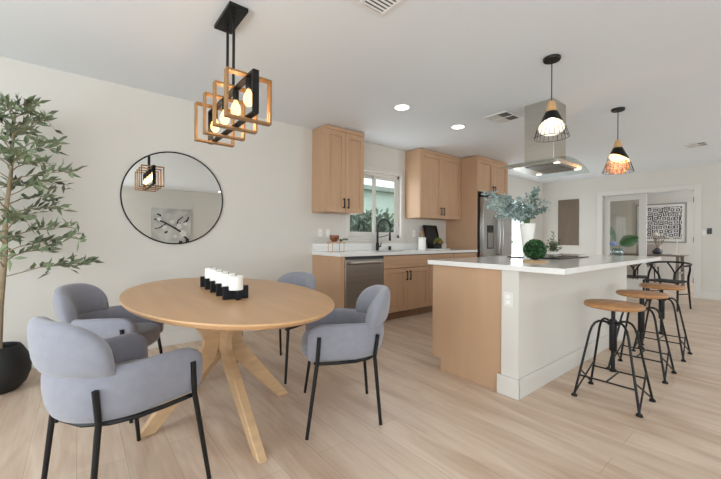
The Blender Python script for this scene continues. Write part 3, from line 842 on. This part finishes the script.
tag(MB().box(2.315, 4.882, .866, 1.938, .8765, .914).build('island_countertop', M['quartz'], None, off=(3.6, 1.4, .8765), bevel=.003), 'long white quartz worktop overhanging the island', 'worktop')

# cooktop
t = thing('cooktop', 'black glass cooktop set in the island worktop below the hood', 'cooktop', (3.70, 1.53, .9142))
MB().box(-.365, .365, -.24, .24, 0, .010).build('glass_top', M['blackglass'], t, bevel=.002)
m = MB()
for (x, y, r) in ((-.2, -.1, .085), (-.2, .12, .07), (.16, -.1, .07), (.16, .12, .10)):
    m.tube([(x + r * cos(2 * PI * j / 32), y + r * sin(2 * PI * j / 32), .0105) for j in range(32)], .0012, 4, closed=True)
m.build('burner_ring', M['chalkline'], t)

# topiary on board
tag(MB().lathe([(.001, 0), (.088, 0), (.09, .003), (.09, .011), (.088, .014), (.001, .014)], n=36).build('wooden_coaster', M['board'], None), 'round tan board under the green topiary ball on the island', 'board').location = (2.83, 1.275, .9142)
t = thing('topiary_ball', 'round green boxwood ball on the island worktop', 'plant', (2.83, 1.275, .9285))
MB().ball((0, 0, .082), (.069, .069, .080), 18, 12).build('core', M['boxcore'], t)
l = MB()
for i in range(700):
    a = rng.uniform(0, 2 * PI); z = rng.uniform(-1, 1); q = math.sqrt(1 - z * z); d = Vector((q * cos(a), q * sin(a), z))
    if z < -.80: continue
    p = Vector((0, 0, .083)) + d * .069
    l.leaf(p, d + Vector((rng.uniform(-.9, .9), rng.uniform(-.9, .9), rng.uniform(-.5, .9))), .021, .015, d)
l.build('leaves', M['boxleaf'], t, smooth=False)

# vase of eucalyptus
vx, vy = 3.30, 1.555
t = tag(MB().lathe([(.030, 0), (.034, .003), (.040, .05), (.052, .18), (.068, .325), (.065, .328), (.062, .325), (.047, .18), (.035, .05), (.002, .03)], n=36).build('tall_vase', M['whitepot'], None), 'tall white flared vase on the island behind the topiary ball', 'vase')
t.location = (vx, vy, .9142)
t = thing('eucalyptus_bunch', 'spreading blue green eucalyptus branches in the tall white vase', 'plant', (vx, vy, .9142 + .035))
rt = Vector((sin(rad(51.05)), -cos(rad(51.05)), 0)); fw = Vector((cos(rad(51.05)), sin(rad(51.05)), 0))
st = MB(); l1 = MB(); l2 = MB()
spec = [(-.34, .14, .03), (-.28, .08, -.04), (-.24, .04, .06), (-.20, .16, .09), (-.38, .22, -.03), (-.15, .04, -.07), (-.12, .14, .0), (-.40, .27, .05), (-.36, .20, .0), (-.31, .28, .08), (-.26, .17, -.06), (-.30, .12, .04), (-.22, .24, .02), (-.17, .12, -.05), (-.20, .07, .05),
        (.02, .25, .03), (.06, .29, -.04), (.12, .22, .05), (.17, .19, -.02), (.10, .30, .02), (.19, .12, .03), (.0, .15, -.08), (.13, .11, -.07), (-.06, .19, .08), (-.10, .22, -.03), (.05, .12, .09), (-.02, .10, -.06)]
for k, (r_, u_, f_) in enumerate(spec):
    tip = rt * r_ + fw * f_ + Vector((0, 0, .315 + u_))
    b0 = Vector((rng.uniform(-.015, .015), rng.uniform(-.015, .015), .01)); b1 = rt * (.10 * r_) + Vector((0, 0, .33))
    mid = rt * r_ * .5 + fw * f_ * .5 + Vector((0, 0, .33 + u_ * .85 + .02))
    pts = []
    for i in range(9):
        u = i / 8
        pts.append(b1 * (1 - u) ** 2 + mid * 2 * u * (1 - u) + tip * u * u)
    st.tube([b0] + pts, [.003] + [.0026 - .0002 * i for i in range(9)], 5)
    L_ = l1 if r_ < -.12 or k % 3 == 0 else l2
    for i in range(70 if r_ < -.12 else 50):
        u = rng.uniform(.12, 1.02); j = min(7, int(u * 8)); p = pts[j].lerp(pts[j + 1], min(1, u * 8 - j))
        d = (pts[j + 1] - pts[j]).normalized() * .5 + Vector((rng.uniform(-1, 1), rng.uniform(-1, 1), rng.uniform(-.9, .8)))
        p = p + Vector((rng.uniform(-.022, .022), rng.uniform(-.022, .022), rng.uniform(-.03, .015)))
        L_.leaf(p, d, rng.uniform(.022, .036), rng.uniform(.016, .026))
st.build('stems', M['stem'], t); l1.build('pale_leaves', M['euca'], t, smooth=False); l2.build('deep_leaves', M['eucadark'], t, smooth=False)

# small herb bowl
t = thing('herb_bowl', 'wispy grey green plant in low white bowl behind the cooktop', 'plant', (4.50, 1.81, .9142))
MB().lathe([(.05, 0), (.07, .006), (.085, .03), (.08, .035), (.07, .02), (.002, .018)], n=28).build('bowl', M['whitepot'], t)
st = MB(); l = MB()
for k in range(26):
    a = rng.uniform(0, 2 * PI); h_ = rng.uniform(.08, .19) if k else .28; r_ = rng.uniform(.02, .13) if k else .01
    tip = Vector((r_ * cos(a), r_ * sin(a), h_)); st.tube([(0, 0, .02), tip * .6, tip], .0015, 4)
    for i in range(12):
        p = tip * rng.uniform(.35, 1.0); l.leaf(p, (rng.uniform(-1, 1), rng.uniform(-1, 1), rng.uniform(-.2, 1)), .032, .014)
st.build('stems', M['stem'], t); l.build('leaves', M['herb'], t, smooth=False)

# glass bowl with monstera leaves at the island's far end
t = thing('glass_bowl_vase', 'round clear glass vase near the far end of the island', 'vase', (4.72, 1.22, .9142))
MB().lathe([(.03, 0), (.05, .006), (.062, .04), (.055, .075), (.045, .088), (.043, .087), (.052, .07), (.058, .04), (.046, .01), (.002, .006)], n=28).build('glass_body', M['vaseglass'], t)
def monstera(m, base, d, up, L_, W_):
    d = Vector(d).normalized(); s_ = d.cross(Vector(up)).normalized(); nn = s_.cross(d)
    base = Vector(base); n = 9
    for sg in (-1, 1):
        for i in range(n):
            u0, u1 = i / n, (i + .66) / n
            w0 = W_ * math.sin(PI * min(1, u0 * .82 + .16)) ; w1 = W_ * math.sin(PI * min(1, u1 * .82 + .16))
            c0_ = base + d * L_ * u0; c1 = base + d * L_ * (u1 + .06)
            e0 = base + d * L_ * (u0 + .10) + s_ * sg * w0 - nn * .12 * w0; e1 = base + d * L_ * (u1 + .10) + s_ * sg * w1 - nn * .12 * w1
            m.add([c0_, e0, e1, c1], [(0, 1, 2, 3)])
        m.add([base, base + s_ * sg * W_ * .16 + d * L_ * .3, base + d * L_ * .9, base + d * L_ * .4], [(0, 1, 2, 3)])
t = thing('monstera_stems', 'two green monstera leaves with a blue bloom in the glass vase', 'plant', (4.72, 1.22, .9142 + .008))
m = MB(); s1 = MB()
b1 = rt * .03 + Vector((0, 0, .12)); b2 = rt * -.02 + Vector((0, 0, .15))
monstera(m, b1, rt * .93 + Vector((0, 0, .42)) - fw * .1, Vector((0, 0, .35)) - fw, .20, .07)
monstera(m, b2, rt * -.28 + Vector((0, 0, 1)), -fw + rt * .3, .17, .045)
s1.tube([(0, 0, .003), b1 * .6, b1], .003, 6).tube([(.005, 0, .003), b2 * .6, b2], .003, 6)
s1.build('stems', M['stem'], t); m.build('leaves', M['monstera'], t, smooth=False)
MB().ball(rt * -.045 + Vector((0, 0, .128)), (.032, .032, .028)).build('blue_bloom', M['blue'], t)

# ------------------------------------------------------------------ range hood
t = thing('range_hood', 'steel island range hood with curved glass canopy hanging over the cooktop', 'range hood', (3.83, 1.63, H), world=True)
MB().box(3.69, 3.985, 1.485, 1.78, 1.885, H).build('chimney', M['steel'], t, bevel=.002)
MB().box(3.53, 4.13, 1.385, 1.875, 1.835, 1.878).build('housing', M['steel'], t, bevel=.004)
f_ = MB().box(3.58, 3.825, 1.43, 1.72, 1.829, 1.834).build('filter', M['filt'], t); f_ = MB().box(3.835, 4.08, 1.43, 1.72, 1.829, 1.834).build('filter', M['filt'], t)
for x, y in ((3.575, 1.80), (4.085, 1.80), (4.085, 1.41), (3.575, 1.41)):
    MB().lathe([(.001, 0), (.028, 0), (.028, .004), (.001, .004)], (x, y, 1.8305), 18).build('lamp', M['hoodlens'], t)
m = MB(); rr = []
for i in range(29):
    u = -1 + 2 * i / 28; x = 3.83 + .455 * u; z = 1.902 - .085 * abs(u) ** 2.4
    ya, yb = 1.36, 1.885
    rr.append([(x, ya, z), (x, yb, z), (x, yb, z + .007), (x, ya, z + .007)])
m.rings(rr); m.build('glass_canopy', M['hoodglass'], t, angle=30)

# ------------------------------------------------------------------ pendants
def pendant(x, y, cut, label, amber):
    t = thing('pendant_lamp', label, 'pendant lamp', (x, y, H))
    MB().lathe([(.001, -.022), (.058, -.022), (.062, -.016), (.062, 0), (.001, 0)], n=32).build('ceiling_plate', M['black'], t)
    zt, zw, zk = -.342, -.420, -.535
    zb = -.685 if amber else -.622
    MB().tube([(0, 0, -.02), (0, 0, zt)], .004, 8).build('cord', M['black'], t)
    def rad_at(z):
        if z >= zw: return .024 + (zt - z) * .24
        if z >= zk: return .043 + (zw - z) * .46
        return .096 + (zk - z) * .30
    MB().lathe([(.001, zt + .004), (.02, zt + .004), (.024, zt), (rad_at(zw), zw), (.001, zw)], n=32).build('wooden_neck', M['palewood'], t, angle=50)
    n = 48
    def shell(dr):
        rr = []
        for i in range(9):
            ring = []
            for j in range(n):
                a = 2 * PI * j / n; zc = -.535 + .046 * cos(a - cut); z = zw + (zc - zw) * i / 8
                ring.append(((rad_at(z) - dr) * cos(a), (rad_at(z) - dr) * sin(a), z))
            rr.append(ring)
        return rr
    sh = MB(); sh.rings(shell(0), cap=False).build('shade', M['black'], t, angle=60)
    MB().rings(shell(.003), cap=False).build('shade_lining', M['lining'], t, angle=60)
    cg = MB()
    for j in range(22):
        a = 2 * PI * j / 22; zc = -.535 + .046 * cos(a - cut)
        cg.tube([(rad_at(zc) * cos(a), rad_at(zc) * sin(a), zc + .004), (rad_at(zb) * cos(a), rad_at(zb) * sin(a), zb)], .0016, 5)
    cg.tube([(rad_at(zb) * cos(2 * PI * j / 36), rad_at(zb) * sin(2 * PI * j / 36), zb) for j in range(36)], .002, 5, closed=True)
    cg.build('wire_cage', M['black'], t)
    b = MB().lathe([(.014, zw), (.015, zw - .035), (.012, zw - .037)], n=14).build('socket', M['black'], t)
    MB().lathe([(.012, 0), (.016, -.012), (.026, -.036), (.029, -.058), (.022, -.080), (.008, -.090), (.001, -.091)], (0, 0, zw - .036), 20).build('bulb', M['amberbulb' if amber else 'bulbwhite'], b)
    if amber:
        m = MB()
        for k in range(5):
            z = -.575 - .027 * k; r_ = (.080, .098, .104, .096, .070)[k]
            for q in range(26):
                a0, a1 = 2 * PI * q / 26, 2 * PI * (q + 1) / 26
                dz = .012 * (1 if q % 2 else -1)
                m.tube([(r_ * cos(a0), r_ * sin(a0), z + dz), (r_ * cos(a1), r_ * sin(a1), z - dz)], .0032, 5)
        m.build('copper_basket', M['copper'], t)  # warm bulb glow is put into the bright copper colour
    return t
pendant(2.868, 1.172, math.atan2(-.38, -.92), 'black wire cone pendant lamp with white glow in front of the range hood', False)
pendant(4.533, 1.172, math.atan2(.63, -.78), 'black cone pendant lamp with amber wire basket, right of the range hood', True)

# ------------------------------------------------------------------ ceiling fittings
def downlight(x, y, label, z=H, r=.075):
    t = thing('recessed_light', label, 'ceiling light', (x, y, z))
    MB().lathe([(r, -.001), (r + .016, -.004), (r + .02, -.001), (r + .02, 0), (r, 0)], n=36).build('trim_ring', M['vent'], t)
    MB().lathe([(.001, -.003), (r, -.002), (r, 0), (.001, 0)], n=36).build('lens', M['lens'], t)
    return t
downlight(2.715, 2.64, 'lit recessed ceiling light in front of the sink window')
downlight(3.732, 2.644, 'lit recessed ceiling light nearer the refrigerator')
downlight(3.44, -3.3, 'lit recessed ceiling light seen in the mirror edge')
def vent(x0, x1, y0, y1, label):
    t = thing('ceiling_vent', label, 'vent', ((x0 + x1) / 2, (y0 + y1) / 2, H), world=True)
    f = .024; m = MB(); z = H - .009
    m.box(x0, x1, y0, y0 + f, z, H).box(x0, x1, y1 - f, y1, z, H).box(x0, x0 + f, y0 + f, y1 - f, z, H).box(x1 - f, x1, y0 + f, y1 - f, z, H)
    xm, ym = (x0 + x1) / 2, (y0 + y1) / 2
    m.box(xm - .007, xm + .007, y0 + f, y1 - f, z, H).box(x0 + f, x1 - f, ym - .007, ym + .007, z, H)
    m.build('frame', M['vent'], t, bevel=.002)
    MB().box(x0 + f, x1 - f, y0 + f, y1 - f, H - .002, H - .0005).build('duct_opening', M['ventdark'], t)  # solid dark sheet in place of the shade inside the duct
    m = MB(); k = 11
    for i in range(k):
        yy = y0 + f + (y1 - y0 - 2 * f) * (i + .5) / k
        mt = Matrix.Translation((0, yy, H - .006)) @ Matrix.Rotation(rad(40 if yy < ym else -40), 4, 'X')
        m.box(x0 + f, xm - .007, -.006, .006, -.0006, .0006, mt)
        m.box(xm + .007, x1 - f, -.006, .006, -.0006, .0006, mt)
    m.build('louver', M['vent'], t)
vent(1.13, 1.495, 1.285, 1.645, 'white ceiling vent cut off by the top edge of the photo')
vent(3.66, 4.01, 1.955, 2.25, 'white ceiling vent beside the hood chimney')
vent(6.93, 7.24, .745, .975, 'white ceiling vent near the doorway at the right')

# ------------------------------------------------------------------ wall plates and panel
def plate_y(x, z, w_, h_, label, cat, name, kind):
    t = thing(name, label, cat, (x, WY, z), world=True)
    MB().box(x - w_ / 2, x + w_ / 2, WY - .006, WY - .0005, z - h_ / 2, z + h_ / 2).build('cover_plate', M['plate'], t, bevel=.002)
    for dz in ((-.026, .026) if kind == 'o' else (0,)):
        MB().box(x - .016, x + .016, WY - .0085, WY - .006, z + dz - (.014 if kind == 'o' else .032), z + dz + (.014 if kind == 'o' else .032)).build('socket_face' if kind == 'o' else 'rocker', M['lining'], t, bevel=.001)
plate_y(2.50, 1.16, .075, .118, 'white wall outlet under the left wall cabinet', 'outlet', 'wall_outlet', 'o')
plate_y(2.62, 1.16, .075, .118, 'white light switch under the left wall cabinet', 'switch', 'light_switch', 's')
plate_y(4.34, 1.18, .075, .118, 'white wall outlet above the utensil crock', 'outlet', 'wall_outlet', 'o')
t = thing('electrical_panel', 'brown grey flush panel door on the far wall left of the doorway', 'panel', (FX, 3.34, 1.5), world=True)
MB().box(FX - .022, FX - .0005, 3.112, 3.56, .962, 2.05).build('panel_door', M['taupe'], t, bevel=.003)
t = thing('light_switch', 'white light switch right of the doorway', 'switch', (FX, 1.0, 1.26), world=True)
MB().box(FX - .007, FX - .0005, .972, 1.042, 1.185, 1.305).build('cover_plate', M['plate'], t, bevel=.002)
MB().box(FX - .0095, FX - .007, .992, 1.022, 1.215, 1.275).build('rocker', M['lining'], t)
t = thing('thermostat', 'small black thermostat beside the switch on the far wall', 'thermostat', (FX, .93, 1.26), world=True)
MB().box(FX - .02, FX - .0005, .905, .968, 1.215, 1.325).build('housing', M['thermo'], t, bevel=.006)
MB().box(FX - .0215, FX - .0195, .915, .958, 1.255, 1.31).build('screen', M['blackglass'], t)

# ------------------------------------------------------------------ bar stools
def make_stool(label):
    t = thing('bar_stool', label, 'stool', (0, 0, 0), 0, 'bar stools along the island')
    MB().lathe([(.001, .628), (.158, .628), (.170, .633), (.173, .642), (.172, .652), (.166, .658), (.001, .660)], n=48).build('seat', M['seatwood'], t, angle=50)
    m = MB().tube([(0, 0, .20), (0, 0, .628)], .0125, 12).lathe([(.045, .614), (.062, .618), (.062, .6275), (.001, .6275)], n=20)
    m.lathe([(.012, .185), (.022, .188), (.022, .203), (.012, .206)], n=14)
    m.build('screw_post', M['black'], t)
    MB().lathe([(.020, .33), (.023, .335), (.023, .535), (.020, .545)], n=18).lathe([(.022, .505), (.034, .508), (.034, .532), (.022, .535)], n=18).build('sleeve', M['black'], t)
    ft = [(-.162, .182), (.162, .182), (.162, -.182), (-.162, -.182)]
    def leg_pts(f):
        d = Vector((f[0], f[1], 0)); L_ = d.length; d.normalize(); out = []
        for r_, z in ((.026, .520), (.06, .532), (.09, .532), (.115, .518), (.134, .49), (.148, .45)): out.append(d * r_ + Vector((0, 0, z)))
        out.append(d * L_ + Vector((0, 0, .014))); return out
    def at(f, z):
        p = leg_pts(f); a, b = p[-2], p[-1]; return a.lerp(b, (a.z - z) / (a.z - b.z))
    for f in ft:
        l = MB().tube(leg_pts(f), .0078, 8).build('leg', M['black'], t)
        MB().lathe([(.012, .018), (.017, .013), (.019, .004), (.019, .001), (.001, .001)], (f[0], f[1], 0), 14).build('foot_pad', M['black'], l)
    for a, b in ((0, 1), (3, 2)):
        for p, q in ((a, b), (b, a)):
            MB().tube([at(ft[p], .022), at(ft[q], .19)], .0058, 6).build('brace', M['black'], t)
    for a, b in ((0, 3), (1, 2)):
        MB().tube([at(ft[a], .15), at(ft[b], .15)], .0058, 6).build('stretcher', M['black'], t)
    MB().tube([at(ft[0], .15).lerp(at(ft[3], .15), .5), at(ft[1], .15).lerp(at(ft[2], .15), .5)], .0058, 6).build('stretcher', M['black'], t)
    return t
s0 = make_stool('round wood seat bar stool nearest the camera')
s0.location = (2.872, .762, 0)
dup(s0, (3.655, .775, 0), None, 'middle of the three round wood seat bar stools')
dup(s0, (4.42, .78, 0), None, 'farthest round wood seat bar stool by the island end')

# ------------------------------------------------------------------ black wishbone chairs by the doorway
def wish(label):
    t = thing('wishbone_chair', label, 'chair', (0, 0, 0), 0, 'black wishbone chairs near the doorway')
    pts = []
    for i in range(25):
        a = rad(-118 + 236 * i / 24); pts.append((-.02 - .235 * cos(a) , .275 * sin(a), .705 + .03 * cos(a)))
    MB().tube(pts, [.010] + [.015] * 23 + [.010], 8).build('arm_rail', M['black'], t)
    m = MB(); m.prism([(-.21, -.19), (.22, -.235), (.22, .235), (-.21, .19)], 'z', .425, .448); m.build('seat', M['cord'], t, bevel=.008)
    for sy in (-1, 1):
        MB().tube([(.21, .225 * sy, .44), (.215, .228 * sy, .002)], [.017, .012], 8).build('leg', M['black'], t)
        MB().tube([(-.235, .20 * sy, .002), (-.19, .185 * sy, .42), (-.165, .20 * sy, .52), (-.10, .245 * sy, .63), (-.03, .272 * sy, .70)], [.012, .017, .016, .015, .012], 8).build('leg', M['black'], t)
        MB().tube([(.212, .226 * sy, .26), (-.205, .192 * sy, .24)], .009, 6).build('stretcher', M['black'], t)
    MB().tube([(-.20, 0, .43), (-.222, 0, .56)], [.02, .018], 8).tube([(-.222, 0, .55), (-.232, .05, .64), (-.235, .105, .72)], .012, 8).tube([(-.222, 0, .55), (-.232, -.05, .64), (-.235, -.105, .72)], .012, 8).build('splat', M['black'], t)
    return t
w0 = wish('black wishbone chair in front of the doorway'); w0.location = (7.42, 1.24, 0); w0.rotation_euler = (0, 0, rad(165))
dup(w0, (7.80, 1.78, 0), rad(20), 'black wishbone chair partly hidden behind the island end')

# ------------------------------------------------------------------ office beyond the doorway
t = thing('desk', 'grey weathered wood desk with trestle legs in the room beyond the doorway', 'desk', (11.0, 2.2, 0), world=True)
MB().box(10.72, 11.35, 1.50, 2.95, .715, .75).build('desktop', M['greywood'], t, bevel=.004)
for y in (1.62, 2.82):
    for xa_, xb_ in ((10.78, 10.66), (11.29, 11.41)):
        s1 = 1 if xb_ > xa_ else -1
        MB().prism([(xa_ - .03, .715), (xa_ + .03, .715), (xb_ + .03 , 0), (xb_ - .03, 0)], 'y', y - .03, y + .03).build('leg', M['greywood'], t)
    MB().box(10.74, 11.33, y - .02, y + .02, .3, .345).build('crossbar', M['greywood'], t)
t = thing('maze_print', 'square black and white maze print in white frame on the office wall', 'picture', (X2, 2.25, 1.55), world=True)
ya, yb, za, zb = 1.73, 2.83, 1.03, 2.12
m = MB().box(X2 - .035, X2, ya, ya + .035, za, zb).box(X2 - .035, X2, yb - .035, yb, za, zb).box(X2 - .035, X2, ya + .035, yb - .035, za, za + .035).box(X2 - .035, X2, ya + .035, yb - .035, zb - .035, zb)
m.build('frame', pm('grey print frame', (150, 147, 144), .5), t)
MB().box(X2 - .02, X2 - .004, ya + .035, yb - .035, za + .035, zb - .035).build('mat_board', M['plate'], t)
MB().box(X2 - .022, X2 - .02, ya + .10, yb - .10, za + .10, zb - .10).build('print', M['maze'], t)
t = thing('desk_lamp', 'pale articulated desk lamp on the grey desk', 'lamp', (11.22, 1.72, .7502))
MB().lathe([(.001, 0), (.075, 0), (.075, .012), (.012, .018), (.001, .018)], n=24).build('base', M['desklamp'], t)
MB().tube([(0, 0, .015), (0, -.02, .34)], .009, 8).tube([(0, -.02, .34), (-.02, .33, .52)], .009, 8).build('arm', M['desklamp'], t)
MB().lathe([(.018, .05), (.03, .03), (.085, -.05), (.080, -.05), (.02, .03), (.001, .045)], (-.03, .37, .49), 24).build('shade', M['desklamp'], t)
t = tag(MB().lathe([(.05, 0), (.075, .01), (.098, .06), (.09, .10), (.05, .135), (.035, .16), (.03, .16), (.045, .12), (.08, .09), (.05, .02), (.002, .015)], n=28).build('desk_vase', M['greypot'], None), 'rounded charcoal vase on the grey desk', 'vase')
t.location = (10.95, 2.02, .7502)
t = thing('dried_stems', 'dried brown stems standing in the charcoal desk vase', 'plant', (10.95, 2.02, .7502 + .017))
m = MB(); l = MB()
for k in range(12):
    a = rng.uniform(0, 2 * PI); tip = Vector((.12 * cos(a), .14 * sin(a), rng.uniform(.34, .5)))
    m.tube([(0, 0, 0), (tip.x * .12, tip.y * .12, .16), tip * .7 , tip], .0025, 4)
    for i in range(8): l.leaf(tip * rng.uniform(.6, 1), (rng.uniform(-1, 1), rng.uniform(-1, 1), 1), .04, .016)
m.build('stems', M['dry'], t); l.build('seed_heads', M['dry'], t, smooth=False)
t = thing('desk_chair', 'mushroom grey upholstered chair behind the grey desk', 'chair', (11.75, 2.4, 0))
MB().box(-.25, .25, -.26, .26, .40, .50).build('seat', M['armchair'], t, bevel=.03)
m = MB(); m.box(.18, .27, -.26, .26, .48, 1.0); m.build('backrest', M['armchair'], t, bevel=.03)
for x in (-.2, .2):
    for y in (-.21, .21):
        MB().tube([(x, y, .41), (x * 1.1, y * 1.1, .001)], [.016, .011], 8).build('leg', M['black'], t)
t = thing('flush_ceiling_light', 'lit flat round ceiling light in the office beyond the doorway', 'ceiling light', (11.3, 2.02, H2))
MB().lathe([(.15, 0), (.155, -.02), (.15, -.05), (.001, -.05)], n=36).build('housing', M['vent'], t)
MB().lathe([(.001, -.075), (.12, -.07), (.142, -.051), (.001, -.051)], n=36).build('diffuser', M['lens'], t)

# ------------------------------------------------------------------ light
wd = bpy.data.worlds.new('World'); scn.world = wd; wd.use_nodes = True
nt = wd.node_tree; bg = nt.nodes['Background']
sky = nt.nodes.new('ShaderNodeTexSky'); sky.sky_type = 'HOSEK_WILKIE'; sky.turbidity = 6; sky.sun_direction = (-.5, -.6, .62); sky.ground_albedo = .5
mx = nt.nodes.new('ShaderNodeMix'); mx.data_type = 'RGBA'; mx.inputs[0].default_value = .65; mx.inputs[7].default_value = (1, 1, 1, 1)
nt.links.new(sky.outputs[0], mx.inputs[6]); nt.links.new(mx.outputs[2], bg.inputs['Color'])
bg.inputs['Strength'].default_value = 5.0

def area(name, loc, rot, sx, sy, power, col=(1, 1, 1)):
    l = bpy.data.lights.new(name, 'AREA'); l.shape = 'RECTANGLE'; l.size = sx; l.size_y = sy; l.energy = power; l.color = col
    o = bpy.data.objects.new(name, l); COL.objects.link(o); o.location = loc; o.rotation_euler = rot
    return o
def lamp(name, loc, power, col, r=.02):
    l = bpy.data.lights.new(name, 'POINT'); l.energy = power; l.color = col; l.shadow_soft_size = r
    o = bpy.data.objects.new(name, l); COL.objects.link(o); o.location = loc
for y in (1.95, 2.16, 2.37, 2.58): lamp('chandelier_lamp', (.755, y, 1.882), 3.2, (1, .66, .36))
lamp('pendant_lamp_light', (2.868, 1.172, H - .51), 4, (1, .88, .72))
lamp('pendant_lamp_light', (4.533, 1.172, H - .60), 6, (1, .60, .28))
DAY = (.85, .93, 1.0)
PW = 1.0
for i, (a, b, c, d) in enumerate(RW):
    area('window_daylight', ((a + b) / 2, RY - .03, (c + d) / 2), (rad(90), 0, 0), b - a - .1, d - c - .1, 44 * PW * (b - a), DAY)  # area lamp added at each unseen right-hand window
for (a, b, c, d) in NW:
    area('window_daylight', (NX - .03, (a + b) / 2, (c + d) / 2), (rad(90), 0, rad(-90)), b - a - .1, d - c - .1, 58 * PW * (b - a), DAY)  # area lamp added behind the camera, at each unseen near window
area('window_daylight', (3.5, WY + .03, 1.6), (rad(-90), 0, 0), .95, .88, 14, DAY)
area('window_daylight', (7.6, WY + .02, 1.05), (rad(-90), 0, 0), 1.5, 1.9, 45, DAY)
area('window_daylight', (11.1, -1.0 - .02, 1.4), (rad(90), 0, 0), 2.0, 1.3, 120, DAY)  # added area lamp that brightens the office from an unseen opening

# ------------------------------------------------------------------ camera
F, THD, ROLL = 347.8, rad(51.05), rad(.381)
cam = bpy.data.cameras.new('camera'); co = bpy.data.objects.new('camera', cam); COL.objects.link(co)
cam.sensor_width = 36; cam.sensor_fit = 'HORIZONTAL'; cam.lens = 36 * F / 721
cam.shift_x = (360.5 - 359.3) / 721; cam.shift_y = -(239.5 - 238.3) / 721
f = Vector((cos(THD), sin(THD), 0)); r = Vector((sin(THD), -cos(THD), 0)); u = Vector((0, 0, 1))
mt = Matrix((r, u, -f)).transposed().to_4x4() @ Matrix.Rotation(ROLL, 4, 'Z')
mt.translation = Vector((0, 0, 1.093)); co.matrix_world = mt
cam.clip_start = .05; cam.clip_end = 200
scn.camera = co
vs = scn.view_settings
scn.display_settings.display_device = 'sRGB'
vs.view_transform = 'Standard'; vs.look = 'None'; vs.gamma = 1; vs.use_curve_mapping = False; vs.exposure = -0.93
scn.cycles.max_bounces = 10; scn.cycles.diffuse_bounces = 6; scn.cycles.sample_clamp_indirect = 6
scn.cycles.use_denoising = True
